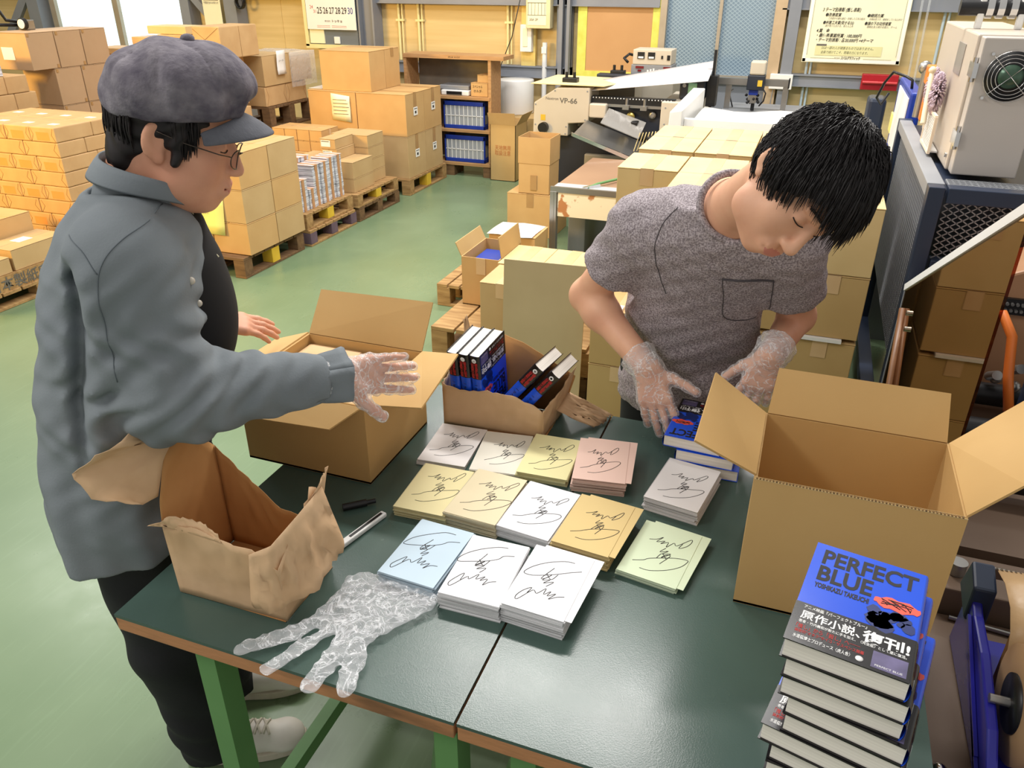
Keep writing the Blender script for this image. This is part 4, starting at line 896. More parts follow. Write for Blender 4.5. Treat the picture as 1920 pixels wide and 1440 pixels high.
MB().prism([(.46,2.6,.62),(.5,2.6,.62),(.52,2.6,.92),(.48,2.6,.9)], (0,-.03,0)).obj('dark_bracket', mat('maroon_paint', (92,62,56), (80,52,48), rough=.4), pr)
def amber():
    m = bpy.data.materials.new('amber_acrylic'); m.use_nodes = True; nt = m.node_tree; N = nt.nodes; L = nt.links
    N.remove(N['Principled BSDF']); out = N['Material Output']
    tr = N.new('ShaderNodeBsdfTransparent'); tr.inputs[0].default_value = (*lin((190,128,80)),1)
    gl = N.new('ShaderNodeBsdfGlossy'); gl.inputs['Roughness'].default_value = .03; gl.inputs[0].default_value = (.5,.38,.28,1)
    fr = N.new('ShaderNodeFresnel'); fr.inputs['IOR'].default_value = 1.4
    mx = N.new('ShaderNodeMixShader'); L.new(fr.outputs[0], mx.inputs[0]); L.new(tr.outputs[0], mx.inputs[1]); L.new(gl.outputs[0], mx.inputs[2]); L.new(mx.outputs[0], out.inputs[0])
    return m
MB().prism([(.4,2.86,.84),(.4,2.86,.3),(.4,1.64,.3),(.4,1.64,1.43)], (.006,0,0)).obj('amber_guard', amber(), pr)
MB().bar((.403,2.87,.845),(.403,1.63,1.44),.016,.022,0).obj('guard_edge', WHITEP, pr)
MB().bar((.403,2.867,.3),(.403,2.867,.84),.01,.01).obj('guard_side_edge', GLASSY, pr)
MB().tube([(.395,2.78,.8),(.392,2.62,.55),(.395,2.5,.34)], .012, 8).obj('guard_strut', mat('strut_brown', (120,84,56), (104,70,44), rough=.4), pr)
for yy, zz in ((2.66,.83),(2.62,.79)): MB().cyl((.39,yy,zz),(.4,yy,zz),.009).obj('guard_screw', CHROME, pr)
MB().box(.33+.075,1.3,1.5,1.63,.5,.66).obj('front_frame', BR, pr, bevel=.004)
MB().cyl((.45,1.56,.661),(.45,1.56,.69),.018).obj('frame_bolt', STEEL, pr); MB().cyl((.5,1.56,.661),(.5,1.56,.672),.01).obj('frame_bolt', STEEL, pr)
dk = empty('machine_deck', (.7,1.2,0), 'brown metal machine deck beside the right end of the work table', 'machine')
MB().box(.345,1.3,.6,1.49,.55,.6).obj('deck_plate', BR, dk, bevel=.004)
MB().box(.36,1.3,.65,1.45,0,.549).obj('deck_body', BRD, dk)
MB().box(.342,.352,.6,1.49,.56,.64).obj('deck_lip', mat('green_edge', (60,78,62), (50,66,52), rough=.5), dk)
for p in ((.385,1.08,.6),(.385,1.0,.6),(.39,1.38,.6)): MB().lathe([(.012,0),(.012,.003),(.006,.008),(.001,.009)], p, 16).obj('rivet', CHROME, dk)
tag(MB().cyl((.44,1.475,.606),(.8,1.44,.606),.005).obj('steel_rod', STEEL), 'thin steel rod slanting over the machine deck behind the tape cutter', 'rod')
# kraft tape dispenser
td = empty('tape_dispenser', (.55,1.2,.6), 'blue kraft tape dispenser with wide brown roll on the machine deck', 'tape dispenser')
BLU = mat('dispenser_blue', (40,40,150), (30,30,128), rough=.25, scale=6)
MB().prism([(.435,.98,.6015),(.435,1.42,.6015),(.435,1.4,.76),(.435,1.33,.74),(.435,1.24,.735),(.435,1.1,.7),(.435,1.0,.63)], (.018,0,0)).obj('side_plate', BLU, td, bevel=.004)
g = MB()
for k in range(3): g.bar((.431,1.05+k*.02,.62+.01*k),(.431,1.3+k*.02,.7+.015*k),.006,.008)
g.obj('plate_rib', BLU, td)
MB().box(.455,.72,1.0,1.42,.6015,.615).obj('base_plate', BLU, td)
MB().box(.425,.48,.97,1.03,.6015,.65).obj('corner_foot', BLU, td, bevel=.006)
MB().prism([(.43,1.36,.7),(.43,1.45,.72),(.43,1.42,.8),(.43,1.36,.78)], (.04,0,0)).obj('cutter_arm', NAVY, td, bevel=.005)
MB().lathe([(.05,0),(.1,0),(.1,.17),(.05,.17)], (.475,1.15,.72), 40, 0, 'x').obj('tape_roll', mat('kraft_roll', (184,150,112), (172,138,100), rough=.5, scale=5), td)
MB().lathe([(.008,0),(.05,0),(.05,.014),(.008,.014)], (.47,1.15,.72), 30, 0, 'x').obj('roll_core', BLACK, td)
MB().cyl((.44,1.15,.72),(.475,1.15,.72),.008).obj('axle', STEEL, td)
MB().grid([[(.475+.17*i/4, yy, zz+.003*math.sin(i*2)) for i in range(5)] for yy, zz in ((1.24,.74),(1.26,.775),(1.3,.80),(1.36,.805),(1.42,.79))]).obj('tape_strip', mat('kraft_strip', (196,164,122), (184,150,108), rough=.4, bump=.4, bscale=30), td, solid=.0015)
g = MB(); g.box(.47,.66,1.415,1.425,.77,.79)
for k in range(24): g.prism([(.47+k*.0079,1.415,.79),(.478+k*.0079,1.415,.79),(.474+k*.0079,1.415,.797)], (0,.004,0))
g.obj('cutter_blade', STEEL, td)
MB().box(.49,.66,1.27,1.3,.62,.765).obj('paper_guide', KRAFTD, td)
# ------------------------------------------------------------------ the two work tables
def table_mat():
    m = mat('dark_green_tabletop', (64,84,78), (74,96,88), rough=.42, scale=2.5, spec=.5, detail=6)
    nt = m.node_tree; N = nt.nodes; L = nt.links; b = N['Principled BSDF']
    tc = N.new('ShaderNodeTexCoord'); v = N.new('ShaderNodeTexVoronoi'); v.inputs['Scale'].default_value = 420; L.new(tc.outputs['Object'], v.inputs['Vector'])
    n = N.new('ShaderNodeTexNoise'); n.inputs['Scale'].default_value = 6; n.inputs['Detail'].default_value = 7; L.new(tc.outputs['Object'], n.inputs['Vector'])
    bp = N.new('ShaderNodeBump'); bp.inputs['Strength'].default_value = .12; bp.inputs['Distance'].default_value = .0006
    L.new(v.outputs['Distance'], bp.inputs['Height']); L.new(bp.outputs[0], b.inputs['Normal'])
    mr = N.new('ShaderNodeMapRange'); mr.inputs['To Min'].default_value = .2; mr.inputs['To Max'].default_value = .32; L.new(n.outputs['Fac'], mr.inputs['Value']); L.new(mr.outputs[0], b.inputs['Roughness'])
    return m
TTOP = table_mat()
EDGE = mat('worn_wood_edge', (182,128,88), (120,84,58), rough=.55, scale=5, stretch=(1,1,3), contrast=(.5,.75), bump=.3, bscale=30)
def work_table(x0, x1, label, legs):
    r = empty('work_table', ((x0+x1)/2,1.29,0), label, 'table', 'green work tables')
    y0, y1 = .768, 1.808
    MB().box(x0,x1,y0,y1,.743,.75).obj('tabletop', TTOP, r)
    MB().box(x0+.0005,x1-.0005,y0+.0005,y1-.0005,.712,.7425).obj('wood_edge', EDGE, r, bevel=.002)
    for lx in legs:
        for ly in (y0+.012,y1-.1):
            g = MB(); g.box(lx,lx+.042,ly,ly+.005,.0,.711); g.box(lx+.037,lx+.042,ly+.005,ly+.05,.0,.711); g.box(lx,lx+.042,ly,ly+.05,0,.006)
            g.obj('leg', GREENP, r)
    for lx in legs:
        MB().box(lx+.006,lx+.036,y0+.09,y1-.03,.16,.2).obj('foot_rail', GREENP, r)
    MB().box(legs[0]+.04,legs[1],1.5,1.53,.16,.2).obj('cross_rail', GREENP, r)
    g = MB(); g.bar((legs[1]+.01,y0+.05,.68),(legs[1]-.16,y0+.3,.03),.035,.035); g.obj('diagonal_brace', GREENP, r)
    return r
work_table(-1.062,-.377,'dark green topped work table at left with worn wooden edge and green legs',(-.9,-.42))
work_table(-.372,.328,'dark green topped work table at right, under the tall book stack',(-.285,.25))

# ------------------------------------------------------------------ open cartons on the tables
def flap(g, a, b, c, d, t=.004, mi=0):      # quad sheet with thickness
    a, b, c, d = map(Vector, (a,b,c,d)); n = (b-a).cross(d-a).normalized()*t
    g.hexa([a,b,c,d,a+n,b+n,c+n,d+n], mi)
BIG = mat('big_carton', (200,164,108), (190,152,96), rough=.7, scale=3, bump=.03, bscale=150, spec=.3)
oR = empty('open_carton', (.175,1.32,.75), 'large empty open carton at the right end of the tables', 'box')
g = MB(); x0, x1, y0, y1, zb, zt2 = .01, .34, 1.2, 1.445, .751, 1.03
x0, x1 = .008, .327+.012
walls(g, x0,x1,y0,y1,zb,zt2,.005); g.box(x0,x1,y0,y1,.7505,.756); g.obj('carton_wall', BIG, oR)
g = MB()
for i in range(60):
    a = x0+.003+i*(x1-x0-.006)/60; g.box(a,a+.0028,y0-.0006,y0+.0045,zt2,zt2+.0012,0)
g.box(x0,x1,y0-.0004,y0,zt2-.001,zt2+.0012,1); g.box(x0,x1,y0+.0045,y0+.005,zt2,zt2+.0014,1); g.obj('fluted_rim', [FLUTE, CARDL], oR)
g = MB(); flap(g,(x0,y0+.01,zt2),(x0,y1-.005,zt2),(-.1,1.47,1.086),(-.1,1.185,1.09)); g.obj('left_flap', BIG, oR)
g = MB(); flap(g,(x0+.005,y1,zt2),(x1-.005,y1,zt2),(x1-.01,1.5,1.105),(x0+.012,1.5,1.105)); g.obj('back_flap', BIG, oR)
g = MB(); flap(g,(x1,y1-.005,zt2),(x1,y0+.005,zt2),(.405,1.215,1.1),(.45,1.5,1.11)); g.obj('right_flap', BIG, oR)

oL = empty('open_carton', (-.99,1.44,.75), 'open carton of kraft packs in front of the man in the cap', 'box')
x0, x1, y0, y1, zb, zt2 = -1.157, -.822, 1.3, 1.6, .751, .957
g = MB(); walls(g,x0,x1,y0,y1,zb,zt2,.005); g.box(x0,x1,y0,y1,.7505,.756); g.obj('carton_wall', BIG, oL)
g = MB(); flap(g,(x0+.003,y1,zt2),(x1-.003,y1,zt2),(-.823,1.672,1.063),(-1.15,1.672,1.055)); g.obj('back_flap', BIG, oL)
g = MB(); flap(g,(x1,y1-.003,zt2),(x1,y0+.003,zt2),(-.684,1.31,.972),(-.707,1.56,.985)); g.obj('right_flap', BIG, oL)
g = MB(); flap(g,(x0+.003,y0-.003,zt2),(x1-.003,y0-.003,zt2),(-.873,1.235,.925),(x0+.01,1.22,.92)); g.obj('front_flap', BIG, oL)
g = MB(); flap(g,(x0,y0,zt2),(x0,y1,zt2),(-1.25,1.58,.93),(-1.25,1.32,.93)); g.obj('left_flap', BIG, oL)
for i, (a, b) in enumerate(((-1.148,-.99),(-.986,-.83))):
    tag(MB().box(a,b,1.31,1.59,.757,.935).obj('kraft_pack', mat('pack_paper_%d'%i, (222,186,140), (212,176,130), rough=.6, scale=6), bevel=.006, seg=3), ['left kraft paper pack inside the open carton','right kraft paper pack inside the open carton'][i], 'packet', 'kraft packs in the open carton')

# ------------------------------------------------------------------ signed cards
SIG = [[(1405,672),(1440,676),(1478,668),(1448,692),(1488,688),(1470,706),(1510,700),(1500,726),(1545,706),(1560,722),(1635,690),(1642,706),(1610,728),(1572,738),(1592,714)],
       [(1500,735),(1468,752),(1515,752),(1480,768),(1525,772),(1475,790),(1500,778),(1528,782),(1470,826)],
       [(1325,794),(1380,798),(1410,792),(1470,792),(1560,800),(1615,812),(1618,828),(1580,848),(1510,860),(1420,858),(1362,840)],
       [(1450,790),(1482,768),(1505,802)]]
def sig_uv():
    o = np.array((1375,555)); u = np.array((330,125)); v = np.array((-130,295)); A = np.linalg.inv(np.array([u,v]).T); out = []
    for s in SIG: out.append([tuple(A@(np.array(p)-o)) for p in s])
    return out
SUV = sig_uv()
def smooth_path(p, k=5):
    p = [Vector((*q,0)) if len(q) == 2 else Vector(q) for q in p]; out = []
    for i in range(len(p)-1):
        a, b, c, d = p[max(i-1,0)], p[i], p[i+1], p[min(i+2,len(p)-1)]
        for j in range(k):
            t = j/k; out.append(.5*((2*b)+(c-a)*t+(2*a-5*b+4*c-d)*t*t+(3*b-a-3*c+d)*t**3))
    out.append(p[-1]); return out
def card_stack(cx, cy, h, ang, col, flip, label, two=False, n=None, skew=.003, w=.121, l=.178):
    cmat = mat('card_'+col[0], col[1], tuple(int(x*.985) for x in col[1]), rough=.7, scale=5, spec=.25)
    edge = mat('card_edge_'+col[0], tuple(int(x*.97) for x in col[1]), tuple(int(x*.8) for x in col[1]), rough=.8, scale=260, stretch=(.02,.02,1))
    r = empty('card_stack', (cx,cy,.7502), label, 'stack of cards', 'signed card stacks'); a = math.radians(ang)
    R = Matrix.Translation((cx,cy,0)) @ Matrix.Rotation(a,4,'Z')
    n = n or max(3, int(h/.0032)); t = h/n; rg = random.Random(label)
    g = MB()
    for k in range(n):
        dx, dy, da = rg.uniform(-skew,skew), rg.uniform(-skew,skew), rg.uniform(-.012,.012)
        g.M = R @ Matrix.Translation((dx,dy,0)) @ Matrix.Rotation(da,4,'Z')
        g.box(-w/2,w/2,-l/2,l/2,.7504+k*t,.7504+(k+1)*t-.0005)
    g.obj('lower_cards', edge, r)
    zt = .7504+h
    if two:
        g = MB(); g.M = R @ Matrix.Translation((.016,.006,0)) @ Matrix.Rotation(-.03,4,'Z'); g.box(-w/2,w/2,-l/2,l/2,zt,zt+.0006); g.obj('second_card', cmat, r); zt += .0009
    g = MB(); g.M = R; g.box(-w/2,w/2,-l/2,l/2,zt,zt+.0007); g.obj('top_card', cmat, r)
    s = MB(); s.M = R @ (Matrix.Rotation(PI,4,'Z') if flip else Matrix.Identity(4))
    jx, jy, sc = rg.uniform(-.006,.006), rg.uniform(-.01,.006), rg.uniform(.92,1.08)
    for st in SUV:
        pts = [((u-.5+rg.uniform(-.012,.012))*w*sc+jx, (.5-v+rg.uniform(-.008,.008))*l*.97*sc+jy, zt+.0009) for u, v in st]
        s.tube(smooth_path(pts,4), .0008, 5, flat=.25, nrm=(0,0,1))
    s.obj('ink_signature', INK, r)
    return r
W_ = ('white',(238,234,232)); CR = ('cream',(240,236,222)); YL = ('yellow',(240,232,176)); PK = ('pink',(240,206,190)); Y2 = ('pale_yellow',(242,230,178)); BE = ('beige',(236,222,186)); TN = ('tan',(220,194,136)); BL = ('blue',(206,226,240)); GR = ('green',(222,236,204)); WH = ('bright_white',(244,244,246))
for a in [(-.706,1.51,.012,4,W_,False,'signed white cards at the far left corner of the spread, half shaded'),(-.579,1.518,.012,8,CR,False,'signed cream white cards, second from left in the far row'),(-.459,1.53,.021,3,YL,False,'signed yellow cards in the far row beside the pink cards'),(-.334,1.535,.034,9,PK,False,'signed pink cards at the right of the far row',True),
          (-.66,1.306,.024,2,Y2,False,'signed yellow cards at the left of the middle row'),(-.537,1.31,.033,-3,BE,False,'signed beige cards in the middle row beside the yellow cards'),(-.414,1.306,.03,-6,WH,False,'signed white cards between the beige and the tan cards'),(-.288,1.29,.036,-5,TN,False,'signed tan cards at the right of the middle row',True),
          (-.58,1.1,.027,-3,BL,True,'signed pale blue cards at the left of the near row'),(-.449,1.084,.035,1,WH,True,'signed white cards in the middle of the near row'),(-.321,1.086,.042,-3,WH,True,'tall stack of signed white cards at the right of the near row',True),
          (-.145,1.275,.013,-8,GR,False,'thin stack of signed pale green cards beside the tan cards',True),(-.138,1.507,.032,-9,W_,False,'signed white cards standing alone beside the held books')]:
    card_stack(*a)

# ------------------------------------------------------------------ books
BKBLUE = mat('cover_blue', (28,84,220), (24,76,206), rough=.22, scale=4, spec=.5)
BKOBI = mat('band_black', (30,28,30), (24,22,24), rough=.25, scale=4)
PAGES = mat('page_edges', (244,238,228), (224,218,208), rough=.85, scale=300, stretch=(.02,.02,1), contrast=(.35,.65))
CORAL = mat('coral_print', (240,92,72), (232,84,64), rough=.4)
SHADOWINK = mat('navy_print', (16,40,110), (12,32,90), rough=.4, scale=60)
LILAC = mat('lilac_photo_print', (66,60,92), (104,96,136), rough=.4, scale=30)
BW, BLN, BT, OB = .135, .195, .0285, .069
def book_meshes():
    c = MB()   # cover wraps: front, spine (+x, rounded), back
    w, l, t = BW/2, BLN/2, BT
    c.box(-w,w-.004,-l,l,t-.0009,t); c.box(-w,w-.004,-l,l,0,.0009)
    pts = [(w-.004+.0045*math.sin(PI*k/10), t/2-t/2*math.cos(PI*k/10)) for k in range(11)]
    vs = [(x,-l,z) for x, z in pts]+[(x,l,z) for x, z in pts]
    c.add(vs, [(i,i+1,11+i+1,11+i) for i in range(10)], 0, True)
    pg = MB().box(-w+.002,w-.003,-l+.002,l-.002,.0011,t-.0011)
    ob = MB(); e = .0004
    ob.box(-w-.0006,w-.004,-l-.0007,-l+OB,t-.001,t+e); ob.box(-w-.0006,w-.004,-l-.0007,-l+OB,-e,.001)
    pts = [(w-.004+(.0045+e)*math.sin(PI*k/10), t/2-(t/2+e)*math.cos(PI*k/10)) for k in range(11)]
    vs = [(x,-l-.0002,z) for x, z in pts]+[(x,-l+OB,z) for x, z in pts]
    ob.add(vs, [(i,i+1,11+i+1,11+i) for i in range(10)], 0, True)
    pr = MB(); z = t+.0003; X, Y_ = (1,0,0), (0,1,0)
    pr.text('PERFECT', .041, (-w+.012,l-.040,z), X, Y_, 0, .112, bold=.03); pr.text('BLUE', .041, (-w+.012,l-.0745,z), X, Y_, 0, .064, bold=.03)
    pr.text('YOSHIKAZU TAKEUCHI', .0125, (-w+.012,l-.09,z), X, Y_, 0, .063, bold=.045)
    pr.prism([(.038+.026*math.cos(a*PI/12), l-.077+.011*math.sin(a*PI/12)+.002*math.sin(a*1.9), z) for a in range(24)], (0,0,.0002), 1)
    rg = random.Random(5)
    for k in range(7): pr.tube([(.02+.036*rg.random(), l-.084+.014*rg.random(), z+.0004) for _ in range(3)], .0007, 4, 0, flat=.2, nrm=(0,0,1))
    for k in range(16): # plain abstract blotches under the coral oval
        px, py = .012+.045*rg.random(), l-.095-.025*rg.random(); rr = .003+.006*rg.random()
        pr.prism([(px+rr*(1+.5*rg.random())*math.cos(a*PI/5), py+rr*(1+.5*rg.random())*math.sin(a*PI/5), z) for a in range(10)], (0,0,.00015), 2)
    op = MB(); z = t+.0007; b = -l
    op.text('アニメ映画『パーフェクトブルー』', .0068, (-w+.01,b+OB-.009,z), X, Y_, 0, .07, bold=.01)
    op.text('原作小説、', .0165, (-w+.009,b+OB-.027,z), X, Y_, 0, .066, bold=.02); op.text('復刊!', .021, (-w+.077,b+OB-.028,z), X, Y_, 0, .05, bold=.03)
    op.text('著者・竹内義和が新たに手を加え、〈完全版〉として遂に復活。', .0055, (-w+.009,b+OB-.035,z), X, Y_, 0, .116, bold=.01)
    op.text('「推し」から「殺し」へ──', .0085, (-w+.008,b+OB-.045,z), X, Y_, 1, .07, bold=.01); op.text('猟奇的“オタク”サイコ・サスペンス開幕', .006, (-w+.008,b+OB-.052,z), X, Y_, 1, .075, bold=.01)
    op.text('水道橋博士プロデュース〈虎人舎〉', .0068, (-w+.008,b+OB-.062,z), X, Y_, 0, .062, bold=.01)
    op.lathe([(.001,0),(.0042,0),(.0042,.0003),(.001,.0003)], (.012,b+OB-.06,z-.0001), 16, 0)
    op.box(.024,.06,b+.004,b+.03,z-.0003,z-.0001,2); op.text('PERFECT BLUE', .004, (.028,b+.007,z), X, Y_, 0, .028)
    sp = MB(); xs = w+.0012   # spine lettering, read down the spine
    sp.M = Matrix(((0,0,1,xs),(0,1,0,0),(1,0,0,t/2),(0,0,0,1)))
    sp.lathe([(.004,0),(.0062,0),(.0062,.0003),(.004,.0003)], (0,b+.014,0), 18, 0); sp.lathe([(.001,0),(.003,0),(.003,.0003),(.001,.0003)], (0,b+.014,0), 12, 0)
    for k, ch in enumerate('原作小説復刊'): sp.text(ch, .0095, (-.0095,b+.058-k*.0075,.0002), X, Y_, 1, .008, bold=.02); sp.text('遂開殺推'[k%4], .0095, (.001,b+.058-k*.0075,.0002), X, Y_, 1, .008, bold=.02)
    for k, ch in enumerate('パーフェクトブルー'): sp.text(ch, .009, (-.0045,l-.018-k*.0115,.0002), X, Y_, 2, .008, bold=.02)
    return c, pg, ob, pr, op, sp
def make_book(label):
    c, pg, ob, pr, op, sp = book_meshes()
    r = empty('book', (0,0,0), label, 'book')
    cv = c.obj('cover', BKBLUE, r); pr.obj('cover_print', [INK, CORAL, SHADOWINK], cv)
    pg.obj('page_block', PAGES, r)
    o = ob.obj('paper_band', BKOBI, r); op.obj('band_print', [WHITEP, REDINK, LILAC], o); sp.obj('spine_print', [WHITEP, REDINK, INK], o)
    return r
BOOK = make_book('x'); bused = []
def book(loc, rot, label, group):
    o = BOOK if not bused else copy_tree(BOOK); bused.append(1)
    o.location = loc; o.rotation_euler = rot if not hasattr(rot,'to_euler') else rot.to_euler()
    o['label'] = label; o['group'] = group; return o
gK = 'books in the tall pile on the right table'
rk = random.Random(11)
for k in range(13):
    top = 12-k
    j = (0,0,0) if top == 0 else (rk.uniform(-.006,.014), rk.uniform(-.008,.006), rk.uniform(-.07,.07))
    if top in (3,4): j = (.018,-.004,-.06)
    lab = 'blue covered book on top of the tall pile, its black band facing up' if top == 0 else ('white paged book, %s from the top of the tall pile'%ORD[top])
    book((.149+j[0]+.0015*top, .808+j[1], .7506+k*(BT+.001)), (0,0,math.radians(-10)+j[2]), lab, gK)
gH = 'books by the grey shirted man'
book((-.095,1.70,.751), (0,0,PI+.02), 'bottom book of the low pile under the gloved hand', gH)
book((-.105,1.70,.7805), (0,0,PI-.03), 'middle book of the low pile under the gloved hand', gH)
book((-.135,1.705,.810), (0,0,PI-.06), 'blue book on the low pile being handled by the grey shirted man', gH)
gG = 'books in the torn paper bag'
up = Matrix(((0,0,1),(-1,0,0),(0,-1,0)))      # spine to the viewer, head down
for i, lb in enumerate(('left of three upright books in the torn paper bag','middle of three upright books in the torn paper bag','right of three upright books in the torn paper bag')):
    book((-.752+i*.0305,1.684,.882), Matrix.Rotation(math.radians(9),3,'X') @ Matrix.Rotation(math.radians(-7),3,'Z') @ up, lb, gG)
for i, lb in enumerate(('left of two leaning books in the torn paper bag','right of two leaning books in the torn paper bag')):
    book((-.592+i*.042,1.70,.877-i*.012), Matrix.Rotation(math.radians(38),3,'Y') @ Matrix.Rotation(math.radians(-6),3,'Z') @ up, lb, gG)

# ------------------------------------------------------------------ torn paper bags
def sheet(bottom, top, nx=22, ny=10, wob=.004, torn=.006, seed=0):
    """paper between two polylines; the top edge is torn"""
    def along(pl, t):
        pl = [Vector(p) for p in pl]; L = [(pl[i+1]-pl[i]).length for i in range(len(pl)-1)]; s = t*sum(L)
        for i, d in enumerate(L):
            if s <= d or i == len(L)-1: return pl[i].lerp(pl[i+1], min(1, s/max(d,1e-9)))
            s -= d
    P = []
    for j in range(ny+1):
        row = []
        for i in range(nx+1):
            a, b = along(bottom, i/nx), along(top, i/nx); v = j/ny
            p = a.lerp(b, v); q = Vector((i*.55+seed*3.1, j*.5, seed*1.7))
            e = math.sin(PI*min(1,v*1.0))*.5+v*.5
            if 0 < i < nx and j: p = p+Vector((noise.noise(q),noise.noise(q+Vector((9,0,0))),noise.noise(q+Vector((0,7,0)))))*wob*e*2
            if j == ny: p = p+Vector((noise.noise(q*3),0,noise.noise(q*3+Vector((4,4,4)))))*torn
            row.append(p)
        P.append(row)
    return P
def paper_part(P, name, parent, m=None):
    return MB().grid(P).obj(name, m or BAG, parent, solid=.0009)
eb = empty('paper_bag', (-.87,.94,.75), 'empty torn kraft paper bag wrapper on the left table corner', 'paper bag')
fl, fr_, br_, bl_ = (-.987,.858,.752), (-.75,.862,.752), (-.757,1.022,.752), (-.99,1.02,.752)
paper_part(sheet([fl,fr_],[(-.992,.858,.905),(-.93,.857,.925),(-.86,.857,.91),(-.80,.858,.905),(-.75,.862,.87)],seed=1),'front_wall',eb)
paper_part(sheet([fr_,br_],[(-.75,.862,.87),(-.752,.9,.90),(-.754,.96,.935),(-.757,1.0,.965),(-.757,1.022,.9)],seed=2),'right_wall',eb)
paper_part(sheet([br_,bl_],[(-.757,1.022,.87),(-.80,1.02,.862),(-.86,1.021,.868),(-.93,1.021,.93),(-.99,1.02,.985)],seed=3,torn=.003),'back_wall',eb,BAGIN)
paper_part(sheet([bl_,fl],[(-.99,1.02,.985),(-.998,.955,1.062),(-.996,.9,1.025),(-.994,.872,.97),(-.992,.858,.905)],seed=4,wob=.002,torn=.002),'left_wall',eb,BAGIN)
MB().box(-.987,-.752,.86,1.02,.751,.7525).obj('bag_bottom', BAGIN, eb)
paper_part(sheet([(-.991,1.02,.987),(-.998,.955,1.062),(-.996,.9,1.025),(-.995,.868,.965)],[(-1.01,.90,1.10),(-1.03,.81,1.085),(-1.085,.785,1.042),(-1.055,.785,1.0),(-.985,.82,.98)],ny=9,seed=5,wob=.004),'torn_flap',eb)
paper_part(sheet([(-.985,.857,.907),(-.93,.856,.91),(-.86,.857,.905)],[(-1.02,.85,.905),(-.965,.862,.935),(-.90,.868,.93),(-.87,.862,.915)],ny=5,seed=6),'torn_strip',eb,BAG)
paper_part(sheet([(-.80,.852,.9),(-.765,.87,.915),(-.75,.94,.94),(-.745,1.01,.955)],[(-.80,.835,.80),(-.755,.838,.79),(-.715,.9,.80),(-.70,1.0,.835)],ny=9,seed=7,wob=.009),'folded_flap',eb)
paper_part(sheet([(-.757,1.02,.9),(-.755,.98,.94)],[(-.745,1.035,.985),(-.74,1.0,.97)],nx=8,ny=6,seed=8),'torn_tip',eb)
bb2 = empty('paper_bag', (-.63,1.69,.75), 'torn kraft paper bag holding five blue books', 'paper bag')
f0, f1, b1, b0 = (-.778,1.612,.752), (-.512,1.626,.752), (-.503,1.775,.752), (-.775,1.77,.752)
paper_part(sheet([f0,f1],[(-.778,1.61,.872),(-.72,1.61,.862),(-.65,1.612,.872),(-.58,1.615,.866),(-.512,1.624,.835)],seed=11,wob=.003),'front_wall',bb2)
paper_part(sheet([f1,b1],[(-.512,1.624,.835),(-.49,1.68,.86),(-.47,1.77,.90)],seed=12),'right_wall',bb2)
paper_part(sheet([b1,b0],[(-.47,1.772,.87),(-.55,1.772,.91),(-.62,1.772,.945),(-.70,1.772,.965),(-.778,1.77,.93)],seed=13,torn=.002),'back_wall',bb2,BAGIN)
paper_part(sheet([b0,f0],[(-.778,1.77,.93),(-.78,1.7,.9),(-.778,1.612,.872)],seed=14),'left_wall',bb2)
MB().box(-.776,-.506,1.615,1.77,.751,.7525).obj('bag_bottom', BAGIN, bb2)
paper_part(sheet([(-.498,1.70,.80),(-.49,1.775,.82)],[(-.40,1.72,.757),(-.37,1.80,.759)],ny=8,seed=15,wob=.008),'torn_flap',bb2)
paper_part(sheet([(-.785,1.774,.93),(-.76,1.774,.93)],[(-.785,1.772,.985),(-.775,1.772,1.0)],nx=5,ny=5,seed=16),'torn_tip',bb2)
# cutter and marker
ct = empty('utility_cutter', (-.752,1.14,.75), 'white box cutter lying beside the empty paper bag', 'cutter')
d = Vector((.034,.136,0)).normalized(); p0 = Vector((-.772,1.06,.757))
g = MB(); g.bar(p0, p0+d*.15, .016, .011); g.obj('handle', WHITEP, ct, bevel=.003)
g = MB(); g.bar(p0+d*.045+Vector((0,0,.0058)), p0+d*.142+Vector((0,0,.0058)), .006, .0012)
g.obj('slide_slot', BLACK, ct)
tag(MB().cyl((-.83,1.19,.759),(-.79,1.225,.759),.008).cyl((-.79,1.225,.759),(-.775,1.238,.759),.005).obj('marker_pen', BLACK), 'black marker pen on the table behind the empty paper bag', 'pen')
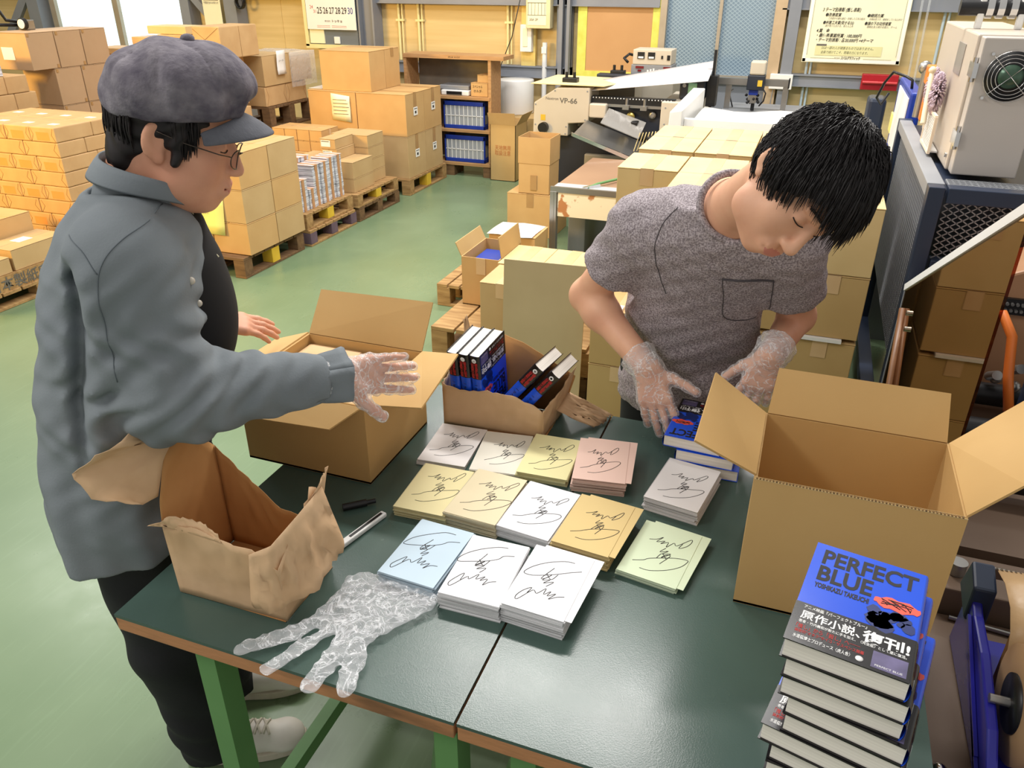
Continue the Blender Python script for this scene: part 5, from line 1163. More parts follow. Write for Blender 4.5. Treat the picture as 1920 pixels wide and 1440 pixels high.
# ------------------------------------------------------------------ smooth solid modelling for the figures
from mathutils.bvhtree import BVHTree
def A3(v): return np.array(tuple(v), dtype=np.float64)
def smin(a, b, k):
    if k <= 0: return np.minimum(a, b)
    h = np.clip(.5+.5*(b-a)/k, 0, 1); return b+(a-b)*h-k*h*(1-h)
class Solid:
    def __init__(s): s.ops = []
    def cap(s, a, b, ra, rb=None, k=.02, op='u'):
        a, b = A3(a), A3(b); rb = ra if rb is None else rb; ba = b-a; L = max(ba@ba, 1e-12)
        def f(P):
            pa = P-a; h = np.clip(pa@ba/L, 0, 1); q = pa-h[:,None]*ba
            return np.sqrt((q*q).sum(1))-(ra+(rb-ra)*h)
        s.ops.append((op, k, f, (a+b)/2, math.sqrt(L)/2+max(ra, rb))); return s
    def ell(s, c, r, M=None, k=.02, op='u'):
        c = A3(c); r = A3(r); R = np.eye(3) if M is None else np.array(M)   # rows: axes
        def f(P):
            q = (P-c)@R.T; k0 = np.sqrt(((q/r)**2).sum(1)); k1 = np.sqrt(((q/r**2)**2).sum(1))
            return k0*(k0-1)/np.maximum(k1, 1e-9)
        s.ops.append((op, k, f, c, r.max())); return s
    def fn(s, f, c=(0,0,0), rad=9, k=.02, op='u'):
        s.ops.append((op, k, f, A3(c), rad)); return s
    def __call__(s, P, near=None):
        d = np.full(len(P), 1.0)
        for i, (op, k, f, c, r) in enumerate(s.ops):
            if near is not None and not near[i]: continue
            if op == 'u': d = smin(d, f(P), k)
            elif op == 's': d = -smin(-d, f(P), k)
            elif op == 'i': d = -smin(-d, -f(P), k)
            else: d = d+f(P)
        return d
    def mesh(s, lo, hi, h, smooth=2):
        lo, hi = A3(lo), A3(hi); B = 12; nb = np.ceil((hi-lo)/(h*B)).astype(int); n = nb*B+1
        V = np.full(n, .5, dtype=np.float32)
        bi = np.stack(np.meshgrid(*[np.arange(k) for k in nb], indexing='ij'), -1).reshape(-1, 3)
        bc = lo+(bi+.5)*B*h; dist = s(bc); diag = B*h*.88
        g = np.stack(np.meshgrid(*[np.arange(B+1)]*3, indexing='ij'), -1).reshape(-1, 3)
        cen = np.array([o[3] for o in s.ops]); rad = np.array([o[4] for o in s.ops])
        for b, c0, d in zip(bi, bc, dist):
            sl = tuple(slice(i*B, i*B+B+1) for i in b)
            if abs(d) > diag*1.5+.012: V[sl] = np.where(V[sl] == .5, d, V[sl]) if d < 0 else V[sl]; continue
            near = np.sqrt(((cen-c0)**2).sum(1)) < rad+diag+.07
            V[sl] = s(lo+(b*B+g)*h, near).reshape(B+1, B+1, B+1)
        return nets(V, lo, h, smooth)
def nets(V, lo, h, smooth):
    S = V < 0; n = np.array(V.shape)
    cnt = np.zeros(n-1, dtype=np.uint8)
    for dx in (0,1):
        for dy in (0,1):
            for dz in (0,1): cnt += S[dx:n[0]-1+dx, dy:n[1]-1+dy, dz:n[2]-1+dz]
    act = (cnt > 0)&(cnt < 8); idx = np.argwhere(act)
    if len(idx) == 0: return np.zeros((0,3)), np.zeros((0,4), int)
    mp = np.full(n-1, -1, dtype=np.int32); mp[act] = np.arange(len(idx))
    off = [(x,y,z) for x in (0,1) for y in (0,1) for z in (0,1)]; acc = np.zeros((len(idx),3)); num = np.zeros(len(idx))
    for i in range(8):
        for j in range(i+1, 8):
            a, b = np.array(off[i]), np.array(off[j])
            if abs(a-b).sum() != 1: continue
            va = V[tuple((idx+a).T)]; vb = V[tuple((idx+b).T)]; m = (va < 0) != (vb < 0)
            t = np.where(m, va/np.where(m, va-vb, 1), 0)
            acc += np.where(m[:,None], a+(b-a)*t[:,None], 0); num += m
    co = lo+(idx+acc/num[:,None])*h; Q = []
    for ax in range(3):
        sa = [slice(1,-1)]*3; sa[ax] = slice(0,-1); sb = [slice(1,-1)]*3; sb[ax] = slice(1,None)
        e0, e1 = S[tuple(sa)], S[tuple(sb)]; w = np.argwhere(e0 != e1)
        if len(w) == 0: continue
        u, v = (ax+1)%3, (ax+2)%3; base = w.copy(); base[:,u] += 1; base[:,v] += 1
        fl = e0[tuple(w.T)]; c = []
        for du, dv in ((-1,-1),(0,-1),(0,0),(-1,0)):
            q = base.copy(); q[:,u] += du; q[:,v] += dv; c.append(mp[tuple(q.T)])
        q = np.stack(c, 1); q[~fl] = q[~fl][:,::-1]; Q.append(q)
    Q = np.concatenate(Q); Q = Q[(Q >= 0).all(1)]
    e = np.concatenate([Q[:,[0,1]],Q[:,[1,2]],Q[:,[2,3]],Q[:,[3,0]]]); m = len(co)
    e = np.concatenate([e, e[:,::-1]]); deg = np.maximum(np.bincount(e[:,0], minlength=m), 1)
    for _ in range(smooth):
        av = np.stack([np.bincount(e[:,0], co[e[:,1],k], m) for k in range(3)], 1)/deg[:,None]; co = co*.4+av*.6
    return co, Q
def mesh_obj(name, data, mats, parent, mi=None):
    co, Q = data; me = bpy.data.meshes.new(name); org = A3(((co.min(0)+co.max(0))/2)); org[2] = co[:,2].min()
    me.vertices.add(len(co)); me.vertices.foreach_set('co', (co-org).ravel())
    me.loops.add(Q.size); me.loops.foreach_set('vertex_index', Q.ravel().astype(np.int32))
    me.polygons.add(len(Q)); me.polygons.foreach_set('loop_start', np.arange(0, Q.size, 4, dtype=np.int32))
    try: me.polygons.foreach_set('loop_total', np.full(len(Q), 4, dtype=np.int32))
    except Exception: pass
    for m in (mats if isinstance(mats, (list,tuple)) else [mats]): me.materials.append(m)
    if mi is not None: me.polygons.foreach_set('material_index', mi.astype(np.int32))
    me.polygons.foreach_set('use_smooth', [True]*len(Q)); me.update(calc_edges=True); me.validate()
    return link(name, me, Vector(org), parent)
def nrm(v): v = Vector(v); return v.normalized()
def add_hand(s, wr, F, D, T, curls, spread=.12, thumb=(.55,.8,-.2), tcurl=.3, g=0.0, sc=1.0):
    """palm, four fingers and a thumb; F fingers, D back of hand, T thumb side"""
    wr, F, D, T = Vector(wr), nrm(F), nrm(D), nrm(T)
    offs = (.030,.009,-.012,-.031); fl = (.088,.091,.086,.077)
    ph = ((.042,.025,.02),(.046,.028,.021),(.043,.026,.02),(.034,.02,.018)); tips = []
    for i in range(4):
        kn = wr+(F*fl[i]+T*offs[i])*sc; st = wr+(F*.008+T*offs[i]*.55)*sc
        s.cap(st, kn, (.0145+g)*1, .0115+g, k=.014)
        p = kn; an = 0; fd = nrm(F+T*(spread*(1.2-i*.8)))
        for j in range(3):
            an += curls[i]*(.8,1.0,.7)[j]; d = fd*math.cos(an)-D*math.sin(an); q = p+d*ph[i][j]*sc
            r0 = (.0094,.0086,.0078)[j]*(1 if i < 3 else .88)+g
            s.cap(p, q, r0, r0-.0008, k=.004 if j else .007); p = q
        tips.append(p)
    s.cap(wr+(T*.012-D*.004)*sc, wr+(F*.045+T*.03-D*.008)*sc, .016+g, .013+g, k=.014)
    td = nrm(F*thumb[0]+T*thumb[1]+D*thumb[2]); p = wr+(F*.022+T*.024-D*.006)*sc; an = 0
    for j, L in enumerate((.042,.033,.027)):
        d = nrm(td*math.cos(an)+F*math.sin(an)); q = p+d*L*sc; r0 = (.0135,.0112,.0102)[j]+g
        s.cap(p, q, r0, r0-.0012, k=.01 if j == 0 else .004); p = q; an += tcurl
    tips.append(p); return tips
def head_basis(N, U):
    N = nrm(N); U = nrm(Vector(U)-N*N.dot(Vector(U))); X = U.cross(-N)   # X: the person's left, Y: back of head, Z: up
    X = (-N).cross(U); return np.array([tuple(X), tuple(-N), tuple(U)])
def add_head(s, c, M, full=1.0, mouth=0.0):
    c = A3(c)
    def W(x, y, z): return c+np.array((x,y,z))@M
    e = lambda p, r, k=.02, op='u', R=None: s.ell(W(*p), r, M if R is None else R@M, k, op)
    e((0,.012,.035),(.077,.098,.092)); e((0,-.03,-.03),(.066*full,.066,.085),.03); e((0,-.045,-.075),(.05*full,.045,.042),.03)
    e((0,-.07,-.103),(.02,.016,.016),.02); e((0,.0,.055),(.074,.09,.07),.02)
    for sx in (-1,1):
        e((sx*.04*full,-.058,-.035),(.026,.024,.03),.025); e((sx*.052*full,-.02,-.075),(.022*full,.03,.03),.025)
        e((sx*.032,-.094,.004),(.017,.012,.011),.010,'s'); e((sx*.032,-.079,.003),(.0155,.0135,.0125),.004)
        s.cap(W(sx*.014,-.094,.024),W(sx*.048,-.082,.024),.0075,.006,.012)
        s.cap(W(sx*.017,-.0905,-.002),W(sx*.046,-.083,-.003),.0022,.0018,.003)
        e((sx*.0125,-.103,-.041),(.0085,.0105,.0075),.006); e((sx*.007,-.109,-.0475),(.0035,.005,.003),.003,'s')
        # ear
        Rz = np.array(Matrix.Rotation(sx*.35,3,'Z')); e((sx*.08,.018,-.004),(.009,.021,.032),.005,'u',Rz); e((sx*.087,.012,0),(.006,.011,.018),.005,'s',Rz); e((sx*.078,.008,-.032),(.007,.009,.011),.005)
    s.cap(W(0,-.091,.014),W(0,-.113,-.036),.0078,.0115,.010); e((0,-.112,-.039),(.0115,.0105,.0095),.008)
    e((0,-.092,-.073),(.03,.014,.02),.014)
    s.cap(W(-.02,-.1-mouth*.012,-.067),W(.02,-.1-mouth*.012,-.067),.0054,.0054,.005); s.cap(W(-.016,-.098-mouth*.012,-.079),W(.016,-.098-mouth*.012,-.079),.0064,.0064,.005)
    s.cap(W(-.024,-.099,-.0727),W(.024,-.099,-.0727),.002+mouth*.003,.002+mouth*.003,.003,'s'); s.cap(W(0,-.104,-.05),W(0,-.104,-.06),.003,.003,.004,'s')
    return W
def bvh_of(data): return BVHTree.FromPolygons([tuple(p) for p in data[0]], [tuple(q) for q in data[1]])
def drape(bv, pts, d, off=.001):
    """lay points on a surface along direction d"""
    d = nrm(d); out = []
    for p in pts:
        p = Vector(p); hit = bv.ray_cast(p-d*.6, d)
        if hit[0] is not None: out.append(hit[0]-d*off)
    return out
def strands(name, W, M, c, parent, m, n, region, crown, grav, R=(.088,.108,.104), length=(.05,.09), r=.0013, lift=.02, seed=1, lean=0):
    """hair laid over the head in tapering locks"""
    rg = random.Random(seed); g = MB(); c = A3(c); gl = M@A3(grav); R = A3(R); ctr = np.array((0,.01,.035)); cr = A3(nrm(crown)); k = 0; tries = 0
    while k < n and tries < n*30:
        tries += 1
        d = np.array((rg.gauss(0,1),rg.gauss(0,1),rg.gauss(0,1))); d /= np.linalg.norm(d)
        if not region(d): continue
        k += 1; p = ctr+d*R*(1+rg.uniform(-.03,.05)); L = rg.uniform(*length); pts = []; st = 8; v = None
        for i in range(st):
            pts.append(c+p@M); q = (p-ctr)/R; nn = np.linalg.norm(q); nu = q/nn
            t = nu*(nu@cr)-cr; t /= max(np.linalg.norm(t), .05); t = t+np.array((rg.gauss(0,.16)+lean,rg.gauss(0,.12),0))
            w = .25+.9*i/st; v2 = t*(1-.55*i/st)+gl*w; v2 = v2/np.linalg.norm(v2); v = v2 if v is None else v*.5+v2*.5
            p = p+v*L/st; q = (p-ctr)/R; nn = np.linalg.norm(q); lim = 1.0+lift*(1-abs(2*i/st-1))*rg.uniform(.3,1.2)
            if nn < lim: p = ctr+q/nn*lim*R
        g.tube([Vector(x) for x in pts], [r*x for x in (.9,1.15,1.2,1.15,1.05,.9,.65,.25)], 4)
    return g.obj(name, m, parent)
def loft(zs, cx, cy, ra, rb, ang=0.0, fold=None):
    """stack of ellipses; ang turns the long axes about z"""
    ca, sa = math.cos(ang), math.sin(ang)
    def f(P):
        z = P[:,2]; x = P[:,0]-np.interp(z, zs, cx); y = P[:,1]-np.interp(z, zs, cy)
        u = x*ca+y*sa; v = -x*sa+y*ca; a = np.interp(z, zs, ra); b = np.interp(z, zs, rb)
        k0 = np.sqrt((u/a)**2+(v/b)**2); k1 = np.sqrt((u/a**2)**2+(v/b**2)**2); d = k0*(k0-1)/np.maximum(k1, 1e-6)
        if fold is not None: d = d+fold(np.arctan2(v/b, u/a), z)
        return np.maximum(d*.9, np.maximum(zs[0]-z, z-zs[-1]))
    return f
SKIN = mat('skin', (226,176,144), (216,160,130), rough=.5, scale=14, spec=.35, bump=.05, bscale=220, sss=.06)
SKINT = mat('skin_tan', (222,166,136), (210,150,122), rough=.5, scale=14, spec=.35, bump=.05, bscale=220, sss=.06)
LIP = mat('lip_skin', (204,132,116), (196,122,108), rough=.45)
HAIR = mat('dark_hair', (38,33,33), (24,21,22), rough=.5, scale=40, spec=.35)
TEE = mat('heather_grey_jersey', (120,111,115), (184,175,179), rough=.9, scale=270, contrast=(.38,.64), bump=.25, bscale=300, spec=.2)
SHIRT = mat('grey_blue_shirt', (130,137,142), (118,125,130), rough=.85, scale=7, bump=.12, bscale=260, spec=.2)
CAPM = mat('mottled_cap_cloth', (136,131,138), (86,81,93), rough=.9, scale=30, bump=.4, bscale=160, spec=.2, detail=7)
PANT = mat('black_trousers', (32,32,36), (26,26,30), rough=.85, scale=9, bump=.1, bscale=200)
TEEB = mat('black_tee', (26,25,26), (22,21,22), rough=.9)
GLOVE = film('glove_film', (246,246,248), .1, .86, 1.0, 42, 26)
SHOE = mat('white_sneaker', (226,222,214), (210,204,194), rough=.5, scale=9)
SOLE = mat('sneaker_sole', (206,198,182), (190,180,162), rough=.7, scale=50, stretch=(1,1,.2))
LACE = mat('shoelace', (206,200,184), (192,186,170), rough=.8)
# ================================================================= the man in the grey T-shirt
p2 = empty('person', (-.2,2.03,0), 'dark haired person in grey heather T-shirt bending over the table in clear gloves', 'person')
shR, shL = Vector((-.335,1.83,1.262)), Vector((.0,1.78,1.285))
elR, wrR = Vector((-.49,1.93,1.035)), Vector((-.285,1.765,.931))
elL, wrL = Vector((.046,1.98,1.035)), Vector((.0,1.79,1.0))
hc2 = Vector((0,1.475,1.475)); M2 = head_basis((.295,-.67,-.68), (.8,-.2,.55))
nb2 = Vector((-.13,1.72,1.36))
b = Solid(); W2 = add_head(b, hc2, M2)
neck_top = Vector(W2(0,.03,-.03)); b.cap(nb2+Vector((-.01,.05,-.03)), neck_top, .062, .056, k=.03)
b.cap(shR, shL, .06, .058, k=.03); b.cap(nb2+Vector((0,.03,-.02)), Vector((-.26,1.80,1.285)), .05, .05, k=.05); b.cap(nb2+Vector((0,.03,-.02)), Vector((-.03,1.75,1.30)), .05, .045, k=.05)
b.cap((-.165,1.86,1.2), (-.2,2.0,.9), .085, .09, k=.03)
b.cap(shR, elR, .052, .044, k=.03); b.cap(elR, wrR, .046, .031, k=.02); b.ell(tuple(elR*.75+wrR*.25), (.047,.047,.047), k=.03)
b.cap(shL, elL, .05, .043, k=.03); b.cap(elL, wrL, .044, .03, k=.02)
FR = nrm(Vector((-.217,1.69,.793))-wrR); DR = nrm(Vector((-.1,-.85,.5))); DR = nrm(DR-FR*DR.dot(FR)); TR = nrm(FR.cross(DR)); TR = TR if TR.x > 0 else -TR
hargs2R = dict(wr=wrR, F=FR, D=DR, T=TR, curls=(.16,.12,.2,.3), spread=.1, thumb=(.62,.85,.0), tcurl=.15)
FL_ = nrm(Vector((-.035,1.765,.86))-wrL); DL = nrm(Vector((.1,-.9,.35))); DL = nrm(DL-FL_*DL.dot(FL_)); TL = nrm(FL_.cross(DL)); TL = TL if TL.x < 0 else -TL
hargs2L = dict(wr=wrL, F=FL_, D=DL, T=TL, curls=(.3,.35,.35,.35), spread=.16, thumb=(.7,.6,-.2), tcurl=.2, sc=.92)
add_hand(b, **hargs2R); add_hand(b, **hargs2L)
data = b.mesh((-.60,1.30,.74), (.20,2.16,1.64), .0032, 2)
def lips_mask(data, c, M):
    ce = data[0][data[1]].mean(1); l = (ce-A3(c))@M.T
    return ((np.abs(l[:,0]) < .022-np.abs(l[:,2]+.073)*.9)&(l[:,1] < -.097)&(l[:,2] > -.0845)&(l[:,2] < -.0635)).astype(int)
mesh_obj('body', data, [SKIN, LIP], p2, lips_mask(data, hc2, M2))
# T-shirt
def fold2(a, z): return .0035*np.sin(5*a+z*28)*np.clip((1.15-z)*4,0,1)+.004*np.sin(z*46+1.5*np.sin(a*2))*np.clip((1.12-z)*4,0,1)
t = Solid()
t.fn(loft([.70,.9,1.05,1.17,1.27,1.355],[-.22,-.215,-.2,-.168,-.15,-.14],[2.03,2.02,1.965,1.885,1.80,1.745],[.185,.185,.19,.2,.186,.12],[.14,.14,.142,.14,.118,.075],0,fold2),(-.18,1.9,1.0),.5)
t.cap(shR+Vector((0,0,.004)), shL+Vector((0,0,.004)), .084, .08, k=.05)
t.cap(nb2+Vector((-.01,.03,-.025)), Vector((-.28,1.815,1.283)), .06, .07, k=.05); t.cap(nb2+Vector((.0,.03,-.025)), Vector((-.04,1.765,1.305)), .06, .062, k=.05)
sR = shR.lerp(elR,.56); sL = shL.lerp(elL,.62)
t.cap(shR, sR+(elR-shR)*.1, .072, .078, k=.035); t.cap(shL, sL+(elL-shL)*.1, .072, .074, k=.035)
t.fn(lambda P: .0014*np.sin(P[:,0]*70+P[:,2]*95+4*np.sin(P[:,1]*24))+.0012*np.sin(P[:,2]*120-P[:,0]*60), op='d')
def half(p, n):
    p, n = A3(p), A3(nrm(n)); return lambda P: (P-p)@n
def sleeve_cut(sol, p, d, r):
    p, d = Vector(p), nrm(d); q = A3(p); dd = A3(d)
    def f(P):
        v = P-q; a = v@dd; rr = np.sqrt(np.maximum((v*v).sum(1)-a*a, 0)); return np.maximum(-a, rr-.098)
    sol.fn(f, p, .3, k=.004, op='s'); sol.cap(p-d*.05, p+d*.1, r, r, k=.006, op='s')
sleeve_cut(t, sR, elR-shR, .062); sleeve_cut(t, sL, elL-shL, .058)
nd = nrm(neck_top-nb2); t.cap(nb2+nd*.012, nb2+nd*.2, .07, .08, k=.008, op='s')
dt = t.mesh((-.56,1.6,.72), (.20,2.2,1.46), .0048, 2)
sh2 = mesh_obj('t_shirt', dt, TEE, p2); bv2 = bvh_of(dt)
col = []
for a in range(40):
    e1 = nrm(nd.orthogonal()); e2 = nd.cross(e1); col.append(nb2+nd*.010+(e1*math.cos(a*PI/20)+e2*math.sin(a*PI/20))*.0715)
MB().tube(col, .0085, 8, closed=True, flat=.7).obj('collar_rib', TEE, sh2)
pk = [(-.13,0,1.195),(-.125,0,1.14),(-.12,0,1.07),(-.07,0,1.055),(-.025,0,1.085),(-.02,0,1.14),(-.02,0,1.2)]
path = drape(bv2, [Vector((p[0],1.7,p[2])) for p in smooth_path(pk,5)], (0,1,0), .0012)
if len(path) > 3:
    g = MB(); g.tube(path, .0012, 5)
    top = drape(bv2, [Vector((-.13+.11*i/12,1.7,1.195+.005*i/12)) for i in range(13)], (0,1,0), .002); g.tube(top, .003, 6)
    g.obj('pocket_seam', mat('seam_grey', (84,80,84), (74,70,74), rough=.9), sh2)
def seam(bv, pts, d, parent, name='seam', r=.0012, m=None):
    q = drape(bv, smooth_path(pts,8), d, .0006)
    if len(q) > 2: MB().tube(q, r, 5).obj(name, m or MT['seam_grey'], parent)
seam(bv2, [(-.24,1.6,1.37),(-.27,1.6,1.33),(-.285,1.6,1.27),(-.275,1.6,1.2),(-.26,1.6,1.15)], (0,1,-.15), sh2, 'sleeve_seam')
# trousers and shoes of the bending man
t = Solid(); t.cap((-.31,2.04,.8),(-.32,2.05,.48),.09,.075,k=.05); t.cap((-.32,2.05,.48),(-.31,2.06,.1),.075,.06,k=.03); t.cap((-.16,2.04,.8),(-.14,2.05,.48),.09,.075,k=.05); t.cap((-.14,2.05,.48),(-.12,2.06,.1),.075,.06,k=.03); t.cap((-.29,2.04,.82),(-.17,2.04,.82),.105,.105,k=.04)
mesh_obj('trousers', t.mesh((-.45,1.88,.03),(.03,2.2,1.02),.009,2), PANT, p2)
def make_shoe(heel, toe, parent, laces=True):
    heel, toe = Vector(heel), Vector(toe); d = nrm(toe-heel); L = (toe-heel).length; s_ = Vector((-d.y,d.x,0)); z = Vector((0,0,1))
    at_ = lambda a, b, c: heel+d*a*L+s_*b+z*c
    def outline(zz, k):
        pts = []
        for i in range(28):
            a = 2*PI*i/28; x = .5-.5*math.cos(a); w = (.036+.013*math.sin(PI*min(1,x*1.0))*1.0+(.006 if x > .55 else 0))*math.sin(a)
            w = math.copysign(abs(math.sin(a))**.55, math.sin(a))*(.034 if x < .4 else .034+.014*min(1,(x-.4)/.25)); pts.append(at_(.5+(x-.5)*k, w*k, zz))
        return pts
    MB().prism(outline(.001,1.0), (0,0,.026)).obj('sole', SOLE, parent, bevel=.004)
    u = Solid(); u.cap(at_(.16,0,.05),at_(.8,0,.036),.036,.034,k=.02); u.cap(at_(.12,0,.045),at_(.14,0,.085),.034,.036,k=.02); u.cap(at_(.4,0,.06),at_(.62,0,.05),.04,.038,k=.02); u.ell(at_(.82,0,.036),(.05,.05,.03),k=.02)
    u.cap(at_(.15,0,.1),at_(.2,0,.14),.028,.03,k=.01,op='s'); u.fn(lambda P: .024-P[:,2], op='i', k=.002)
    lo = [min(heel[i],toe[i])-.07 for i in range(2)]+[0]; hi = [max(heel[i],toe[i])+.07 for i in range(2)]+[.16]
    dd = u.mesh(lo, hi, .004, 2); up_ = mesh_obj('upper', dd, SHOE, parent)
    if laces:
        bv = bvh_of(dd); g = MB()
        for k in range(5):
            a = .40+.07*k
            g.tube(drape(bv, [at_(a+.05*(i/8-.5),(-.024+.048*i/8),.3) for i in range(9)], (0,0,-1), .002), .0036, 6)
            g.tube(drape(bv, [at_(a-.05*(i/8-.5),(-.024+.048*i/8),.3) for i in range(9)], (0,0,-1), .002), .003, 6)
        for sgn in (-1,1): g.tube([at_(.36,0,.10),at_(.31,sgn*.02,.115),at_(.33,sgn*.04,.10),at_(.39,sgn*.03,.095),at_(.36,0,.1)], .003, 6)
        g.obj('shoelace', LACE, up_)
        MB().tube(drape(bv, [at_(.44+.02*i,-.2,.075-.004*i) for i in range(4)], s_, .001), .004, 6).obj('side_stripe', BLACK, up_)
make_shoe((-.31,2.1,0),(-.32,1.83,0),p2,False); make_shoe((-.10,2.1,0),(-.09,1.83,0),p2,False)
# hair: cap of hair plus locks
def hair_cap(c, W, M, R, face, parent, m, name='hair', amp=.002, extra=None):
    h = Solid(); h.ell(W(0,.01,.035), R, M, k=.01)
    if extra: extra(h)
    h.ell(W(*face[0]), face[1], M, k=.012, op='s')
    Mi = M; cc = A3(c)
    def wob(P):
        l = (P-cc)@Mi.T; th = np.arctan2(l[:,0], l[:,2]-.02); return amp*np.sin(th*17+l[:,1]*60+3*np.sin(l[:,1]*45))
    h.fn(wob, op='d'); b0 = A3(c)
    return mesh_obj(name, h.mesh(b0-.17, b0+.17, .0042, 1), m, parent)
h2 = hair_cap(hc2, W2, M2, (.09,.101,.104), ((0,-.105,-.055),(.098,.085,.115)), p2, HAIR, extra=lambda h: (h.ell(W2(0,.052,-.015),(.066,.05,.052),M2,k=.03)))
strands('hair_locks', W2, M2, hc2, h2, HAIR, 2600, lambda d: (d[2] > -.25 and d[1] > -.55) or d[2] > .45 or (d[1] > .25 and d[2] > -.75), (0,.45,.9), (0,0,-1), R=(.092,.103,.106), length=(.05,.095), r=.00115, lift=.1, seed=4)
strands('fringe_locks', W2, M2, hc2, h2, HAIR, 700, lambda d: d[1] < -.35 and d[2] > .42, (0,.6,.8), (.05,0,-1), R=(.09,.11,.106), length=(.06,.105), r=.0012, lift=.05, seed=9)
def brows(W, parent, m):
    g = MB()
    for sx in (-1,1):
        for k in range(26):
            t_ = k/25; x = sx*(.014+.036*t_); y = -.099+.014*t_**1.5; z = .0275+.004*math.sin(PI*t_*.8)
            g.tube([Vector(W(x,y,z-.002)),Vector(W(x+sx*.004,y-.0008,z+.0025)),Vector(W(x+sx*.008,y+.0015,z+.003))], [.0009,.0008,.0003], 4)
    g.obj('eyebrow', m, parent)
    g = MB()
    for sx in (-1,1): g.tube([Vector(W(sx*(.017+.03*i/6),-.0925+.0085*(i/6)**1.6-.001*math.sin(PI*i/6),-.0035-.0025*math.sin(PI*i/6))) for i in range(7)], .0011, 5)
    g.obj('eyelash', m, parent)
brows(W2, p2, HAIR)
# gloves: thin film over hand and wrist
def glove(args, arm_dir, parent, name='clear_glove', flare=.012):
    g = Solid(); add_hand(g, g=.0034, **args); wr = Vector(args['wr']); d = nrm(arm_dir)
    g.cap(wr, wr+d*.05, .038, .046+flare*.3, k=.02)
    q = A3(wr+d*.045); dd = A3(d)
    g.fn(lambda P: .0013*np.sin(P[:,0]*190+P[:,2]*140+4*np.sin(P[:,1]*70))+.0009*np.sin(P[:,2]*230-P[:,1]*180), op='d')
    g.fn(lambda P: (P-q)@dd, op='i', k=.002); g.cap(wr+d*.004, wr+d*.12, .033, .0415+flare*.3, k=.002, op='s')
    c = A3(wr)+A3(nrm(args['F']))*.06
    return mesh_obj(name, g.mesh(c-.15, c+.15, .0032, 1), GLOVE, parent)
glove(hargs2R, elR-wrR, p2); glove(hargs2L, elL-wrL, p2)

# ================================================================= the man in the cap
F1 = Vector((.834,.552,0)); N1 = Vector((-.552,.834,0)); P0 = Vector((-1.2,1.03,0)); ang1 = math.atan2(F1.y, F1.x)
p1 = empty('person', (-1.17,1.05,0), 'person in grey cap, glasses and loose grey blue shirt reaching over a carton', 'person')
hc1 = Vector((-1.047,1.132,1.553)); M1_ = head_basis((.80,.51,-.30), (.25,.17,.95))
b = Solid(); W1 = add_head(b, hc1, M1_, full=1.1, mouth=.25)
s1R, s1L = Vector((-1.03,.95,1.365)), Vector((-1.24,1.23,1.35))
e1R, w1R = Vector((-.985,.945,1.135)), Vector((-.80,1.185,1.09))
e1L, w1L = Vector((-1.36,1.17,1.12)), Vector((-1.225,1.32,1.092))
nb1 = Vector((-1.12,1.085,1.43)); b.cap(nb1, W1(0,.03,-.04), .068, .062, k=.03); b.cap(s1R, s1L, .055, .055, k=.04)
b.cap((-1.13,1.075,1.32),(-1.2,1.03,.85),.1,.1,k=.04); b.ell(W1(0,-.035,-.1),(.045,.045,.026),M1_,k=.03)
b.cap(s1R,e1R,.05,.045,k=.03); b.cap(e1R,w1R,.045,.031,k=.02); b.cap(s1L,e1L,.05,.045,k=.03); b.cap(e1L,w1L,.045,.031,k=.02)
F_ = nrm(Vector((-.722,1.345,1.04))-w1R); D_ = nrm(Vector((-.25,.72,-.28))); D_ = nrm(D_-F_*D_.dot(F_)); T_ = nrm(D_.cross(F_))
h1R = dict(wr=w1R, F=F_, D=D_, T=T_, curls=(.14,.1,.16,.3), spread=.07, thumb=(.75,.7,-.1), tcurl=.12)
F2_ = nrm((.082,.134,-.052)); D2_ = nrm(Vector((-.1,-.5,.8))); D2_ = nrm(D2_-F2_*D2_.dot(F2_)); T2_ = nrm(F2_.cross(D2_)); T2_ = T2_ if T2_.z > 0 else -T2_
h1L = dict(wr=w1L, F=F2_, D=D2_, T=T2_, curls=(.14,.18,.2,.25), spread=.03)
add_hand(b, **h1R); add_hand(b, **h1L)
data = b.mesh((-1.46,.80,.80), (-.66,1.58,1.72), .0033, 2)
mesh_obj('body', data, [SKINT, LIP], p1, lips_mask(data, hc1, M1_))
# shirt: loose body, big sleeves, open front over a black tee
zs = [.755,.83,.95,1.1,1.22,1.33,1.40,1.445]
cen = [(-1.235,1.0),(-1.23,1.003),(-1.21,1.018),(-1.183,1.036),(-1.16,1.052),(-1.145,1.065),(-1.13,1.08),(-1.125,1.085)]
rf = [.142,.15,.155,.158,.155,.145,.11,.07]; rs = [.195,.2,.2,.2,.2,.185,.13,.08]
def fold1(a, z): return (.010*np.sin(6*a+2.2*np.sin(z*7))*np.clip((1.3-z)*1.8,0,1)+.005*np.sin(13*a+z*9)*np.clip((1.2-z)*1.5,0,1)+.003*np.sin(z*40+a*3))
t = Solid(); t.fn(loft(zs,[c[0] for c in cen],[c[1] for c in cen],rf,rs,ang1,fold1),(-1.19,1.03,1.05),.55)
t.cap(s1R+Vector((-.01,.01,.01)), s1L+Vector((.01,-.01,.01)), .088, .088, k=.06); t.cap(nb1+Vector((0,0,-.03)), (-1.15,1.06,1.34), .075, .1, k=.05)
t.cap(s1R,e1R,.078,.082,k=.05); t.cap(e1R,w1R-(w1R-e1R)*.12,.082,.05,k=.04); t.cap(s1L,e1L,.078,.078,k=.05); t.cap(e1L,w1L-(w1L-e1L)*.25,.075,.05,k=.04)
ax = A3(nrm(w1R-e1R)); ew = A3(e1R)
